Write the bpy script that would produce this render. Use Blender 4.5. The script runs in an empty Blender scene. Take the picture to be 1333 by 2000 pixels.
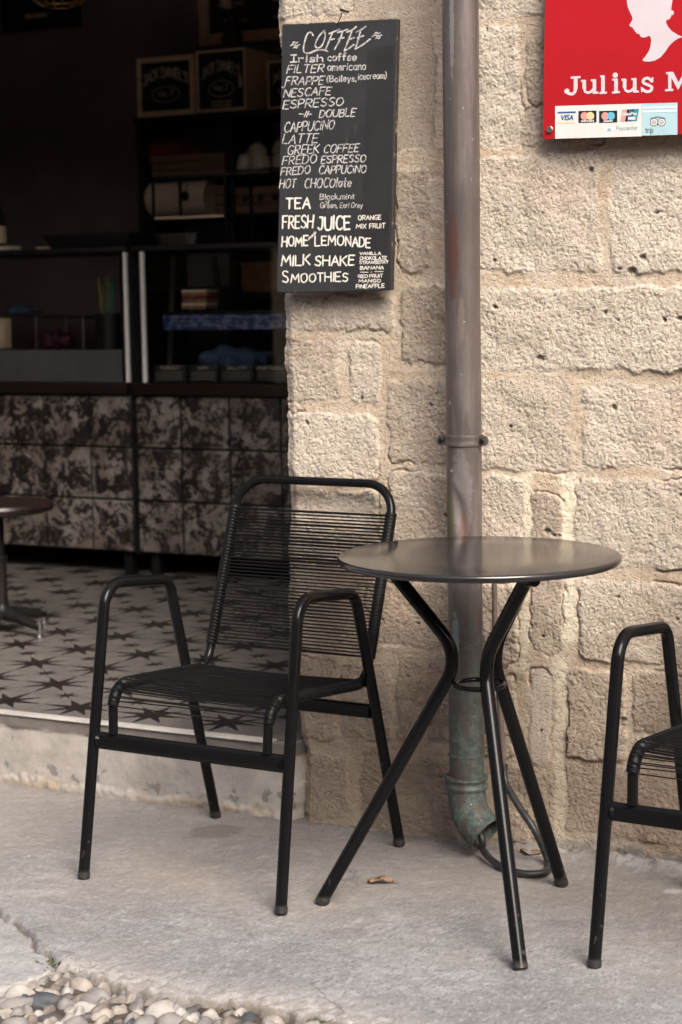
import bpy, bmesh, math, random
import numpy as np
from mathutils import Vector, Matrix
R = math.radians
SC = bpy.context.scene
COL = SC.collection
random.seed(7)
RNG = np.random.default_rng(11)

# ---------------------------------------------------------------- camera
F_PX, YAW, PITCH, ROLL = 3578.35, 0.4712, 0.1183, -0.0160
CAM = np.array([0.0, -3.8383, 1.2804])
_f = np.array([-math.sin(YAW)*math.cos(PITCH), math.cos(YAW)*math.cos(PITCH), -math.sin(PITCH)])
_r = np.array([math.cos(YAW), math.sin(YAW), 0.0]); _u = np.cross(_r, _f)
_c, _s = math.cos(ROLL), math.sin(ROLL)
_r, _u = _r*_c+_u*_s, _u*_c-_r*_s
cd = bpy.data.cameras.new('camera'); cam = bpy.data.objects.new('camera', cd); COL.objects.link(cam)
cd.sensor_fit = 'VERTICAL'; cd.sensor_height = 36.0; cd.sensor_width = 24.0
cd.lens = F_PX*36.0/2000.0
cd.clip_start = 0.05; cd.clip_end = 500
M3 = Matrix((_r.tolist(), _u.tolist(), (-_f).tolist())).transposed()
cam.matrix_world = Matrix.Translation(CAM.tolist()) @ M3.to_4x4()
cd.dof.use_dof = True; cd.dof.focus_distance = 3.78; cd.dof.aperture_fstop = 4.8
SC.camera = cam

# ---------------------------------------------------------------- light
SUN_EL, SUN_AZ = R(43), R(134)          # azimuth clockwise from +Y
w = bpy.data.worlds.new('World'); SC.world = w; w.use_nodes = True
nt = w.node_tree; nt.nodes.clear()
sky = nt.nodes.new('ShaderNodeTexSky'); sky.sky_type = 'NISHITA'; sky.sun_disc = False
sky.sun_elevation = SUN_EL; sky.sun_rotation = SUN_AZ
sky.air_density = 0.7; sky.dust_density = 5.0; sky.ozone_density = 0.6
bg = nt.nodes.new('ShaderNodeBackground'); bg.inputs['Strength'].default_value = 0.10
wo = nt.nodes.new('ShaderNodeOutputWorld')
nt.links.new(sky.outputs[0], bg.inputs[0]); nt.links.new(bg.outputs[0], wo.inputs[0])
sd = bpy.data.lights.new('sun', 'SUN'); sun = bpy.data.objects.new('sun', sd); COL.objects.link(sun)
sd.energy = 1.9; sd.angle = R(34); sd.color = (1.0, 0.945, 0.875)
sv = Vector((math.sin(SUN_AZ)*math.cos(SUN_EL), math.cos(SUN_AZ)*math.cos(SUN_EL), math.sin(SUN_EL)))
sun.rotation_euler = sv.to_track_quat('Z', 'Y').to_euler(); sun.location = sv*20
SC.view_settings.view_transform = 'Standard'; SC.view_settings.look = 'None'
SC.view_settings.gamma = 1.0; SC.view_settings.exposure = 1.28
SC.cycles.max_bounces = 14; SC.cycles.diffuse_bounces = 9; SC.cycles.transparent_max_bounces = 16

# ---------------------------------------------------------------- measuring: photo pixel -> point on a real plane
def _ray(px, py): return _f+_r*((px-666.5)/F_PX)-_u*((py-1000.0)/F_PX)
def on_y(px, py, y=0.0):
    d = _ray(px, py); return Vector((CAM+d*((y-CAM[1])/d[1])).tolist())
def on_z(px, py, z=0.0):
    d = _ray(px, py); return Vector((CAM+d*((z-CAM[2])/d[2])).tolist())

# ---------------------------------------------------------------- materials
def _nodes(name):
    m = bpy.data.materials.new(name); m.use_nodes = True
    t = m.node_tree; return m, t, t.nodes['Principled BSDF']
def _n(t, kind, **kw):
    n = t.nodes.new('ShaderNode'+kind)
    for k, v in kw.items(): setattr(n, k, v)
    return n
def _math(t, op, a, b=None, c=None, clamp=False):
    n = _n(t, 'Math', operation=op, use_clamp=clamp)
    for i, x in enumerate((a, b, c)):
        if x is None: continue
        if isinstance(x, (int, float)): n.inputs[i].default_value = x
        else: t.links.new(x, n.inputs[i])
    return n.outputs[0]
def _mix(t, fac, a, b):
    n = _n(t, 'MixRGB')
    for i, x in enumerate((fac, a, b)):
        if isinstance(x, (int, float)): n.inputs[i].default_value = x
        elif isinstance(x, (tuple, list)): n.inputs[i].default_value = tuple(x)[:3]+(1,)
        else: t.links.new(x, n.inputs[i])
    return n.outputs[0]
def _noise(t, co, scale, detail=5, rough=0.6, stretch=None, dist=0.0):
    n = _n(t, 'TexNoise'); n.inputs['Scale'].default_value = scale; n.inputs['Detail'].default_value = detail
    n.inputs['Roughness'].default_value = rough; n.inputs['Distortion'].default_value = dist
    if stretch:
        mp = _n(t, 'Mapping'); mp.inputs['Scale'].default_value = stretch; t.links.new(co, mp.inputs[0]); co = mp.outputs[0]
    t.links.new(co, n.inputs['Vector']); return n.outputs[0]
def _ramp(t, fac, lo, hi):
    n = _n(t, 'MapRange', interpolation_type='SMOOTHSTEP'); n.inputs[1].default_value = lo; n.inputs[2].default_value = hi
    t.links.new(fac, n.inputs[0]); return n.outputs[0]
def _co(t): return _n(t, 'TexCoord').outputs['Object']
def _bump(t, b, h, strength, dist=0.002):
    n = _n(t, 'Bump'); n.inputs['Strength'].default_value = strength; n.inputs['Distance'].default_value = dist
    t.links.new(h, n.inputs['Height']); t.links.new(n.outputs[0], b.inputs['Normal'])
def pm(name, c1, c2=None, scale=20, lo=.35, hi=.65, rough=.5, metal=0, bump=0, bscale=200, stretch=None, spec=.5, coat=0):
    m, t, b = _nodes(name)
    b.inputs['Roughness'].default_value = rough; b.inputs['Metallic'].default_value = metal
    b.inputs['Specular IOR Level'].default_value = spec
    if coat: b.inputs['Coat Weight'].default_value = coat
    co = _co(t)
    if c2 is None: c2 = tuple(x*.8 for x in c1)
    nz = _noise(t, co, scale, stretch=stretch)
    t.links.new(_mix(t, _ramp(t, nz, lo, hi), c1, c2), b.inputs['Base Color'])
    rr = _math(t, 'MULTIPLY_ADD', nz, .16, rough-.08, clamp=True); t.links.new(rr, b.inputs['Roughness'])
    if bump: _bump(t, b, _noise(t, co, bscale, 3), bump)
    return m

def black_paint(name, rough=.13):
    m, t, b = _nodes(name); co = _co(t); b.inputs['Specular IOR Level'].default_value = .15
    sx = _n(t, 'SeparateXYZ'); t.links.new(co, sx.inputs[0])
    low = _n(t, 'MapRange'); low.inputs[1].default_value = .42; low.inputs[2].default_value = .02
    low.inputs[3].default_value = .0; low.inputs[4].default_value = .11; t.links.new(sx.outputs[2], low.inputs[0])
    nz = _noise(t, co, 62, 6, .65, (1, 1, .45))
    chips = _ramp(t, _math(t, 'ADD', nz, low.outputs[0]), .715, .765)
    dirt = _math(t, 'MULTIPLY', _ramp(t, sx.outputs[2], .022, .004), .75)
    base = _mix(t, _noise(t, co, 9), (.0045, .0045, .005), (.0075, .0072, .0075))
    base = _mix(t, chips, base, (.050, .040, .035)); base = _mix(t, dirt, base, (.09, .075, .06))
    t.links.new(base, b.inputs['Base Color'])
    fine = _noise(t, co, 30, 4)
    t.links.new(_math(t, 'ADD', _math(t, 'MULTIPLY_ADD', fine, .16, rough-.08), _math(t, 'MULTIPLY', chips, .4), clamp=True), b.inputs['Roughness'])
    _bump(t, b, _noise(t, co, 420, 2), .05, .001)
    return m

MT = {}
MT['black'] = black_paint('black_paint')
MT['cord'] = pm('cord_black', (.0085, .008, .0085), (.005, .005, .005), 60, rough=.42, spec=.2)
MT['darkmetal'] = pm('dark_metal', (.008, .0075, .0075), (.013, .012, .0115), 15, rough=.4, spec=.2)
MT['steel'] = pm('steel', (.55, .54, .52), (.42, .41, .40), 40, rough=.35, metal=1)
MT['alu'] = pm('brushed_aluminium', (.62, .60, .57), (.5, .48, .46), 60, rough=.32, metal=1, stretch=(1, 1, .05))
MT['strip'] = pm('pale_strip', (.84, .82, .80), (.76, .74, .72), 12, rough=.4)
MT['trim'] = pm('dull_trim', (.52, .49, .45), (.38, .355, .33), 9, rough=.45)
MT['brownwall'] = pm('brown_plaster', (.225, .168, .160), (.17, .133, .130), 2.2, rough=.75, bump=.1, bscale=50)
MT['ceiling'] = pm('pale_ceiling', (.55, .48, .42), (.5, .44, .38), 3, rough=.9)
MT['woodpale'] = pm('pale_wood', (.80, .61, .41), (.68, .5, .33), 14, rough=.6, stretch=(.2, 1, 1))
MT['woodbrown'] = pm('brown_wood', (.30, .17, .10), (.2, .11, .065), 14, rough=.55, stretch=(.2, 1, 1))
MT['wooddark'] = pm('dark_wood', (.020, .0115, .0095), (.013, .008, .007), 14, rough=.34, spec=.35, stretch=(.3, 1, 1))
MT['blackpanel'] = pm('black_panel', (.010, .010, .011), (.016, .015, .015), 8, rough=.45)
MT['greypanel'] = pm('grey_panel', (.10, .095, .097), (.08, .076, .077), 6, rough=.5)
MT['cream'] = pm('cream_paper', (.80, .64, .44), (.72, .57, .38), 10, rough=.75)
MT['white'] = pm('white_china', (.80, .71, .58), (.74, .65, .53), 10, rough=.35)
MT['navy'] = pm('navy_print', (.035, .06, .17), (.2, .25, .40), 38, .48, .62, rough=.35)
MT['bluecloth'] = pm('blue_cloth', (.07, .12, .2), (.05, .085, .14), 12, rough=.9, bump=.4, bscale=60)
MT['redcloth'] = pm('red_cloth', (.24, .025, .03), (.16, .02, .024), 14, rough=.9, bump=.4, bscale=60)
MT['purple'] = pm('purple_foil', (.09, .015, .045), (.05, .01, .03), 30, rough=.4)
MT['bread'] = pm('toasted_bread', (.38, .21, .10), (.25, .12, .055), 40, rough=.8)
MT['gold'] = pm('amber_box', (.40, .21, .07), (.25, .12, .05), 12, rough=.4)
MT['gilt'] = pm('gilt_frame', (.72, .53, .32), (.56, .4, .23), 25, rough=.45)
MT['letter'] = pm('chalk_white', (.52, .50, .475), (.20, .195, .19), 120, .44, .64, rough=.9)
MT['chalk_bold'] = pm('paint_white', (.74, .70, .62), (.52, .49, .44), 90, .45, .68, rough=.8)
MT['dimletter'] = pm('faded_letter', (.58, .48, .38), (.42, .35, .28), 40, rough=.8)
MT['signwhite'] = pm('sign_white', (.60, .53, .56), (.57, .50, .53), 12, rough=.35)
MT['leaf'] = pm('dry_leaf', (.27, .175, .105), (.17, .105, .062), 60, rough=.8)
MT['weed'] = pm('weed_green', (.07, .11, .03), (.05, .075, .025), 40, rough=.7)
MT['drygrass'] = pm('dry_moss', (.17, .12, .06), (.09, .08, .035), 60, rough=.9)
MT['rubber'] = pm('black_rubber', (.018, .018, .019), (.05, .047, .044), 25, .5, .75, rough=.45)
MT['conduit'] = pm('brown_conduit', (.16, .11, .095), (.10, .07, .06), 20, rough=.6)
def flat(name, c, rough=.4): return pm(name, c, tuple(x*.93 for x in c), 20, rough=rough)

# ---------------------------------------------------------------- mesh builder
class MB:
    def __init__(s): s.v = []; s.f = []; s.mi = []
    def add(s, vs, fs, mi=0):
        o = len(s.v); s.v += [tuple(x) for x in vs]; s.f += [tuple(i+o for i in f) for f in fs]; s.mi += [mi]*len(fs); return s
    def bm(s, bm, mi=0, mat=None):
        bm.verts.index_update()
        s.add([(mat @ v.co if mat else v.co) for v in bm.verts], [[v.index for v in f.verts] for f in bm.faces], mi); bm.free(); return s
    def box(s, c, size, rz=0, bev=0, mi=0, rot=None):
        bm = bmesh.new(); bmesh.ops.create_cube(bm, size=1)
        bmesh.ops.scale(bm, vec=size, verts=bm.verts)
        if bev: bmesh.ops.bevel(bm, geom=list(bm.edges), offset=bev, segments=2, affect='EDGES', profile=.6)
        m = Matrix.Translation(c) @ (rot.to_4x4() if rot is not None else Matrix.Rotation(rz, 4, 'Z'))
        return s.bm(bm, mi, m)
    def box2(s, a, b, bev=0, mi=0):
        a, b = Vector(a), Vector(b); return s.box((a+b)/2, [abs(x) for x in (b-a)], 0, bev, mi)
    def tube(s, pts, r, seg=12, cap=True, mi=0, closed=False, flatten=None):
        pts = [Vector(p) for p in pts]; n = len(pts)
        rs = r if isinstance(r, (list, tuple)) else [r]*n
        tans = []
        for i in range(n):
            a = pts[(i-1) % n] if (closed or i > 0) else pts[0]; b = pts[(i+1) % n] if (closed or i < n-1) else pts[-1]
            tans.append((b-a).normalized())
        up = Vector((0, 0, 1)) if abs(tans[0].z) < .9 else Vector((1, 0, 0))
        nrm = (up-tans[0]*up.dot(tans[0])).normalized()
        vs = []; fs = []
        for i in range(n):
            nrm = (nrm-tans[i]*nrm.dot(tans[i])).normalized(); bi = tans[i].cross(nrm)
            for k in range(seg):
                a = 2*math.pi*k/seg
                vs.append(pts[i]+(nrm*math.cos(a)+bi*math.sin(a))*rs[i])
        m = n if closed else n-1
        for i in range(m):
            j = (i+1) % n
            for k in range(seg): fs.append((i*seg+k, i*seg+(k+1) % seg, j*seg+(k+1) % seg, j*seg+k))
        if cap and not closed:
            fs.append(tuple(range(seg))[::-1]); fs.append(tuple((n-1)*seg+k for k in range(seg)))
        return s.add(vs, fs, mi)
    def lathe(s, prof, c=(0, 0, 0), seg=32, mi=0, axis='Z'):
        vs = []; fs = []; n = len(prof)
        for (r, z) in prof:
            for k in range(seg):
                a = 2*math.pi*k/seg; p = (r*math.cos(a), r*math.sin(a), z)
                if axis == 'Y': p = (p[0], -p[2], p[1])
                if axis == 'X': p = (p[2], p[0], p[1])
                vs.append((p[0]+c[0], p[1]+c[1], p[2]+c[2]))
        for i in range(n-1):
            for k in range(seg): fs.append((i*seg+k, i*seg+(k+1) % seg, (i+1)*seg+(k+1) % seg, (i+1)*seg+k))
        fs.append(tuple(range(seg))[::-1]); fs.append(tuple((n-1)*seg+k for k in range(seg)))
        return s.add(vs, fs, mi)
    def prism(s, poly, off, mi=0):      # poly: 3-D outline, extruded by vector off
        off = Vector(off); a = [Vector(p) for p in poly]; n = len(a)
        fs = [tuple(range(n)), tuple(range(2*n-1, n-1, -1))]+[(i, i+n, (i+1) % n+n, (i+1) % n) for i in range(n)]
        return s.add(a+[p+off for p in a], fs, mi)
    def build(s, name, mat, parent=None, smooth=True, angle=40):
        me = bpy.data.meshes.new(name); me.from_pydata(s.v, [], s.f); me.update()
        for m in (mat if isinstance(mat, (list, tuple)) else [mat]): me.materials.append(MT[m] if isinstance(m, str) else m)
        me.polygons.foreach_set('material_index', s.mi)
        bm = bmesh.new(); bm.from_mesh(me); bmesh.ops.recalc_face_normals(bm, faces=bm.faces); bm.to_mesh(me); bm.free()
        if smooth:
            me.polygons.foreach_set('use_smooth', [True]*len(me.polygons)); me.set_sharp_from_angle(angle=R(angle))
        o = bpy.data.objects.new(name, me); COL.objects.link(o)
        if parent: o.parent = parent
        return o
def fillet(pts, rad, n=8):
    pts = [Vector(p) for p in pts]; rad = rad if isinstance(rad, (list, tuple)) else [rad]*len(pts); out = [pts[0]]
    for i in range(1, len(pts)-1):
        a = (pts[i-1]-pts[i]); b = (pts[i+1]-pts[i]); la, lb = a.length, b.length; a.normalize(); b.normalize()
        ang = a.angle(b); d = min(rad[i]/math.tan(ang/2), la*.49, lb*.49) if ang < 3.12 else 0
        if d <= 1e-6: out.append(pts[i]); continue
        p0, p1 = pts[i]+a*d, pts[i]+b*d; rr = d*math.tan(ang/2); c = pts[i]+(a+b).normalized()*(rr/math.sin(ang/2))
        v0, v1 = p0-c, p1-c; tot = v0.angle(v1); ax = v0.cross(v1).normalized()
        for k in range(n+1): out.append(c+Matrix.Rotation(tot*k/n, 3, ax) @ v0)
    out.append(pts[-1]); return out
def spline(pts, n=8):
    pts = [Vector(p) for p in pts]; out = []
    for i in range(len(pts)-1):
        p0 = pts[max(i-1, 0)]; p1 = pts[i]; p2 = pts[i+1]; p3 = pts[min(i+2, len(pts)-1)]
        for k in range(n):
            t = k/n
            out.append(.5*((2*p1)+(p2-p0)*t+(2*p0-5*p1+4*p2-p3)*t*t+(3*p1-p0-3*p2+p3)*t*t*t))
    out.append(pts[-1]); return out
def thing(name, label, cat, loc=(0, 0, 0), rz=0, group=None):
    o = bpy.data.objects.new(name, None); COL.objects.link(o); o.location = loc; o.rotation_euler = (0, 0, rz); o.empty_display_size = .1
    return tag(o, label, cat, group)
def tag(o, label=None, cat=None, group=None, kind=None):
    if label: o['label'] = label
    if cat: o['category'] = cat
    if group: o['group'] = group
    if kind: o['kind'] = kind
    return o
def copy_tree(o, parent=None):
    kids = [c for c in COL.objects if c.parent == o]
    c = o.copy(); COL.objects.link(c)
    if parent: c.parent = parent
    for k in kids: copy_tree(k, c)
    return c

# ---------------------------------------------------------------- numpy noise
def vnoise(x, y, seed=0):
    r = np.random.default_rng(seed); T = r.random((256, 256))
    xi = np.floor(x).astype(int); yi = np.floor(y).astype(int); fx = x-xi; fy = y-yi
    fx = fx*fx*fx*(fx*(fx*6-15)+10); fy = fy*fy*fy*(fy*(fy*6-15)+10)
    a = T[xi & 255, yi & 255]; b = T[(xi+1) & 255, yi & 255]; c = T[xi & 255, (yi+1) & 255]; d = T[(xi+1) & 255, (yi+1) & 255]
    return (a*(1-fx)+b*fx)*(1-fy)+(c*(1-fx)+d*fx)*fy
def fbm(x, y, seed=0, oct=4, gain=.55):
    s = 0; a = 1; n = 0
    for i in range(oct):
        s = s+a*vnoise(x*2**i+17.3*i, y*2**i+9.1*i, seed+i); n += a; a *= gain
    return s/n-.5
def sstep(x, a, b):
    t = np.clip((x-a)/(b-a), 0, 1); return t*t*(3-2*t)
def grid_mesh(name, P, mat, attrs, parent=None, smooth=True):
    h, wd = P.shape[:2]
    me = bpy.data.meshes.new(name); nv = h*wd; nf = (h-1)*(wd-1)
    me.vertices.add(nv); me.vertices.foreach_set('co', P.reshape(-1).astype(np.float32))
    idx = np.arange(nv).reshape(h, wd)
    q = np.stack([idx[:-1, :-1], idx[:-1, 1:], idx[1:, 1:], idx[1:, :-1]], -1).reshape(-1)
    me.loops.add(nf*4); me.loops.foreach_set('vertex_index', q.astype(np.int32))
    me.polygons.add(nf); me.polygons.foreach_set('loop_start', np.arange(0, nf*4, 4, dtype=np.int32))
    me.update(calc_edges=True); me.validate()
    me.polygons.foreach_set('use_smooth', [smooth]*nf)
    for k, a in attrs.items():
        at = me.attributes.new(k, 'FLOAT', 'POINT'); at.data.foreach_set('value', a.reshape(-1).astype(np.float32))
    me.materials.append(mat); o = bpy.data.objects.new(name, me); COL.objects.link(o)
    if parent: o.parent = parent
    return o

# ================================================================ STONE WALL
def stone_mat():
    m, t, b = _nodes('stone_masonry'); co = _co(t); b.inputs['Roughness'].default_value = .92; b.inputs['Specular IOR Level'].default_value = .2
    A = lambda k: _n(t, 'Attribute', attribute_name=k).outputs['Fac']
    st, tone, pit = A('stone'), A('tone'), A('pit')
    sx = _n(t, 'SeparateXYZ'); t.links.new(co, sx.inputs[0])
    n1 = _noise(t, co, 7, 6, .6); n2 = _noise(t, co, 150, 5, .7); n3 = _noise(t, co, 26, 5, .65)
    s = _mix(t, _ramp(t, tone, .15, .85), (.64, .56, .465), (.44, .36, .28))
    s = _mix(t, _math(t, 'MULTIPLY', _ramp(t, n3, .50, .72), .45), s, (.66, .595, .51))
    s = _mix(t, _math(t, 'MULTIPLY', _ramp(t, n2, .48, .70), .34), s, (.30, .225, .165))
    mo = _mix(t, _ramp(t, n1, .38, .62), (.57, .455, .335), (.62, .525, .415))
    mo = _mix(t, _math(t, 'MULTIPLY', _ramp(t, n3, .42, .7), .4), mo, (.47, .355, .25))
    pale = A('pale'); mo = _mix(t, pale, mo, (.78, .69, .53))
    c = _mix(t, st, mo, s)
    red = _math(t, 'MULTIPLY', _ramp(t, _noise(t, co, 3.1, 4), .50, .72), .35); c = _mix(t, red, c, (.50, .36, .27))
    low = _math(t, 'MULTIPLY', _ramp(t, _math(t, 'ADD', sx.outputs[2], _math(t, 'MULTIPLY_ADD', n1, .9, -.45)), .80, .05), .52)  # damp stain plus occlusion shade, both painted darker toward the wall foot
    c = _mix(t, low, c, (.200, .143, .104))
    c = _mix(t, _math(t, 'MULTIPLY', pit, .5), c, (.10, .072, .052))
    c = _mix(t, A('plaster'), c, _mix(t, _ramp(t, n3, .35, .65), (.36, .34, .32), (.22, .2, .18)))
    t.links.new(c, b.inputs['Base Color'])
    vo = _n(t, 'TexVoronoi'); vo.inputs['Scale'].default_value = 165; vd = _n(t, 'VectorMath', operation='ADD'); nw = _n(t, 'TexNoise'); nw.inputs['Scale'].default_value = 90; nw.inputs['Detail'].default_value = 3
    sw = _n(t, 'VectorMath', operation='SCALE'); sw.inputs['Scale'].default_value = .012; t.links.new(co, nw.inputs['Vector']); t.links.new(nw.outputs['Color'], sw.inputs[0]); t.links.new(co, vd.inputs[0]); t.links.new(sw.outputs[0], vd.inputs[1]); t.links.new(vd.outputs[0], vo.inputs['Vector'])
    holes = _ramp(t, _math(t, 'ADD', vo.outputs['Distance'], _math(t, 'MULTIPLY_ADD', n2, .9, -.45)), .16, .42)
    h = _math(t, 'ADD', _noise(t, co, 420, 4, .7), _math(t, 'MULTIPLY', holes, .95))
    _bump(t, b, h, .8, .0050)
    return m
# stones traced from the photograph: x0, y0, x1, y1, tone (0 light - 1 dark)
ST = [(560,-70,690,30,.5),(700,-110,848,292,.62),(560,60,690,300,.5),(560,325,765,555,.4),(776,328,838,530,.75),
 (552,582,768,646,.45),(786,560,905,708,.8),(552,668,662,783,.65),(684,672,744,783,.35),(552,808,740,938,.35),(762,744,905,905,.72),
 (552,958,742,1098,.4),(765,926,905,1122,.6),(552,1116,698,1272,.55),(716,1140,905,1262,.7),(566,1288,655,1440,.6),(668,1304,764,1444,.6),(778,1284,824,1440,.7),(838,1280,905,1444,.6),
 (566,1472,682,1592,.6),(706,1480,905,1625,.75),
 (934,-70,1075,36,.3),(934,54,1017,284,.15),(1016,210,1180,284,.55),(1034,66,1300,196,.6),(930,304,1172,530,.3),(1196,304,1420,530,.2),
 (930,560,1440,724,.3),(930,738,1114,914,.5),(1142,754,1440,914,.35),(930,928,1018,1120,.25),(1038,962,1098,1276,.75),(1126,940,1420,1108,.4),
 (1132,1138,1420,1296,.45),(930,1140,1010,1300,.55),(1036,1310,1076,1494,.05),(1112,1310,1222,1482,.55),(1240,1322,1420,1436,.75),(930,1320,1005,1480,.6),
 (1110,1500,1420,1640,.75),(990,1506,1084,1640,.6),(1240,1446,1420,1486,.55)]
PALE = [(1018,930,1040,1110),(1098,935,1124,1240),(1000,1130,1030,1300),(1086,1300,1106,1640)]
XL = -2.124
WY = .036
stones = []
for (x0, y0, x1, y1, tn) in ST:
    xc, yc = (x0+x1)/2, (y0+y1)/2
    stones.append((on_y(x0, yc, WY).x, on_y(x1, yc, WY).x, on_y(xc, y1, WY).z, on_y(xc, y0, WY).z, tn))
zz = -.02
while zz < 2.7:            # the wall beyond the picture
    hh = random.uniform(.17, .26); xx = -1.02 if zz < 2.15 else XL
    while xx < 1.0:
        ww = random.uniform(.22, .5); stones.append((xx+.01, xx+ww-.01, zz+.01, zz+hh-.012, random.random()*.8)); xx += ww
    zz += hh
zz = 2.2
def build_wall(parent):
    xs = np.concatenate([[XL]*3, np.arange(XL+.002, -.90, .0023), np.arange(-.90, 1.0, .012)])
    zs = np.concatenate([np.arange(-.06, 2.16, .0023), np.arange(2.16, 2.7, .012)])
    X, Z = np.meshgrid(xs, zs)
    u = X+fbm(X*9, Z*9, 3)*.020+fbm(X*50, Z*50, 4, 3)*.017; v = Z+fbm(X*9, Z*9, 5)*.020+fbm(X*50, Z*50, 6, 3)*.017
    D = np.full(X.shape, -1.0); T = np.full(X.shape, .5); LIFT = np.zeros(X.shape)
    for k, (a, b, c, d, tn) in enumerate(stones):
        a2 = a if a > XL+.04 else a-.05
        r = .016
        qx = np.abs(u-(a2+b)/2)-((b-a2)/2-r); qz = np.abs(v-(c+d)/2)-((d-c)/2-r)
        sd_ = -(np.hypot(np.maximum(qx, 0), np.maximum(qz, 0))+np.minimum(np.maximum(qx, qz), 0)-r)+.003
        m = sd_ > D; D = np.where(m, sd_, D); T = np.where(m, tn, T)
        lift = RNG.uniform(-.002, .003)+(u-(a+b)/2)*RNG.uniform(-.015, .015)+(v-(c+d)/2)*RNG.uniform(-.02, .02)
        LIFT = np.where(m, lift, LIFT)
    S = sstep(D, -.001, .0055); H = .0030*sstep(D, -.002, .009)+LIFT*S
    g1 = fbm(X*150, Z*150, 31, 2, .6); rough = fbm(X*20, Z*20, 21, 2)*.0060+g1*.0012+fbm(X*230+Z*60, Z*230-X*60, 36, 2)*.0026-sstep(fbm(X*170-Z*90, Z*170+X*90, 35, 2), .10, .24)*.0024+fbm(X*60, Z*60, 37, 2)*.0020
    smooth_one = (np.abs(T-.62) < .001) | (T < .06)
    rough = np.where(smooth_one, rough*.25, rough)
    H += S*rough
    # large bulges and sunken scoops in the hewn faces
    H += S*fbm(X*9, Z*9, 41, 2)*.010
    H += (1-S)*(fbm(X*14, Z*70, 51, 4)*.0030+fbm(X*120, Z*120, 55, 2)*.002)
    crev = np.exp(-((D+.0005)/.0022)**2)*sstep(fbm(X*7, Z*7, 95, 3), .08, .19); H -= crev*.007
    PIT = np.zeros(X.shape)
    for k in range(120):
        px, pz, rr = RNG.uniform(XL, -.9), RNG.uniform(.05, 2.1), RNG.uniform(.0025, .0075)*(1.5 if k % 9 == 0 else 1)
        i0, i1 = np.searchsorted(zs, [pz-.03, pz+.03]); j0, j1 = np.searchsorted(xs, [px-.03, px+.03])
        sl = (slice(i0, i1), slice(j0, j1))
        dd = np.hypot((X[sl]-px)*RNG.uniform(.6, 1.3), Z[sl]-pz)+fbm(X[sl]*160, Z[sl]*160, 61, 2)*.007
        PIT[sl] = np.maximum(PIT[sl], sstep(dd, rr, rr*.35)*S[sl])
    H -= PIT*.009
    PALEM = np.zeros(X.shape)
    for (x0, y0, x1, y1) in PALE:
        xc, yc = (x0+x1)/2, (y0+y1)/2; a, b, c, d = on_y(x0, yc, WY).x, on_y(x1, yc, WY).x, on_y(xc, y1, WY).z, on_y(xc, y0, WY).z
        q = np.minimum(np.minimum(u-a, b-u)+.006, np.minimum(v-c, d-v)+.02)
        PALEM = np.maximum(PALEM, sstep(q, -.004, .012))
    PALEM *= (1-S)
    # rubble and mortar skirt at the foot
    foot = sstep(Z, .11, .0)*(.35+.65*sstep(X, -1.75, -1.3)); H += foot*(.016+fbm(X*22, Z*22, 71, 4)*.022)
    PL = sstep(Z+fbm(X*16, Z*16, 75)*.09, .055, .015)*sstep(X, -1.75, -1.2)
    P = np.stack([X, WY-H, Z], -1)
    edge = fbm(zs*14, zs*0+3.3, 81, 4)*.020+fbm(zs*4, zs*0+1.1, 83, 2)*.008+.034*sstep(zs, .45, .1)
    jag = sstep(X, XL+.10, XL)*edge[:, None]; P[..., 0] += jag
    rnd = sstep(X, XL+.03, XL); P[..., 1] += rnd*.016
    P[:, 0, 1] = .55; P[:, 1, 1] = .2; P[:, 2, 1] = .06
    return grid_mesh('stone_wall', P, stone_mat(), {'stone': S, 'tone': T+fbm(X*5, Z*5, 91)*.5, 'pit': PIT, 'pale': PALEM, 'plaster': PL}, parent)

ROOM_X0, ROOM_X1, DOOR_X0 = -5.9, 0.6, -4.25
FZ = 0.19
cafe = thing('cafe_building', 'tan hewn stone cafe front with an open doorway into a dark brown room', 'building', (0, 0, 0))
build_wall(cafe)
st2 = MT['stoneplain'] = pm('stone_plain', (.46, .37, .28), (.33, .26, .19), 12, rough=.9, bump=.6, bscale=60)
MB().box2((-8, 0, -.1), (DOOR_X0, .5, 4.6)).build('side_wall', 'stoneplain', cafe)
MB().box2((DOOR_X0, .036, 2.85), (XL, .5, 4.6)).build('lintel', 'stoneplain', cafe)
MB().box2((XL, .05, 2.7), (1.0, .5, 4.6)).build('upper_wall', 'stoneplain', cafe)
MB().box2((XL+.02, .09, -.1), (1.0, .5, 2.7)).build('wall_core', 'stoneplain', cafe)
MB().box2((ROOM_X0, 3.62, 0), (ROOM_X1, 3.8, 3.1)).build('rear_wall', 'brownwall', cafe)
MB().box2((ROOM_X0-.1, .5, 0), (ROOM_X0, 3.8, 3.1)).build('partition_wall', 'brownwall', cafe)
MB().box2((ROOM_X1, .5, 0), (ROOM_X1+.1, 3.8, 3.1)).build('partition_wall', 'brownwall', cafe)
MB().box2((ROOM_X0-.1, .45, 3.1), (ROOM_X1+.1, 3.8, 3.2)).build('ceiling', 'ceiling', cafe)

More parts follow.
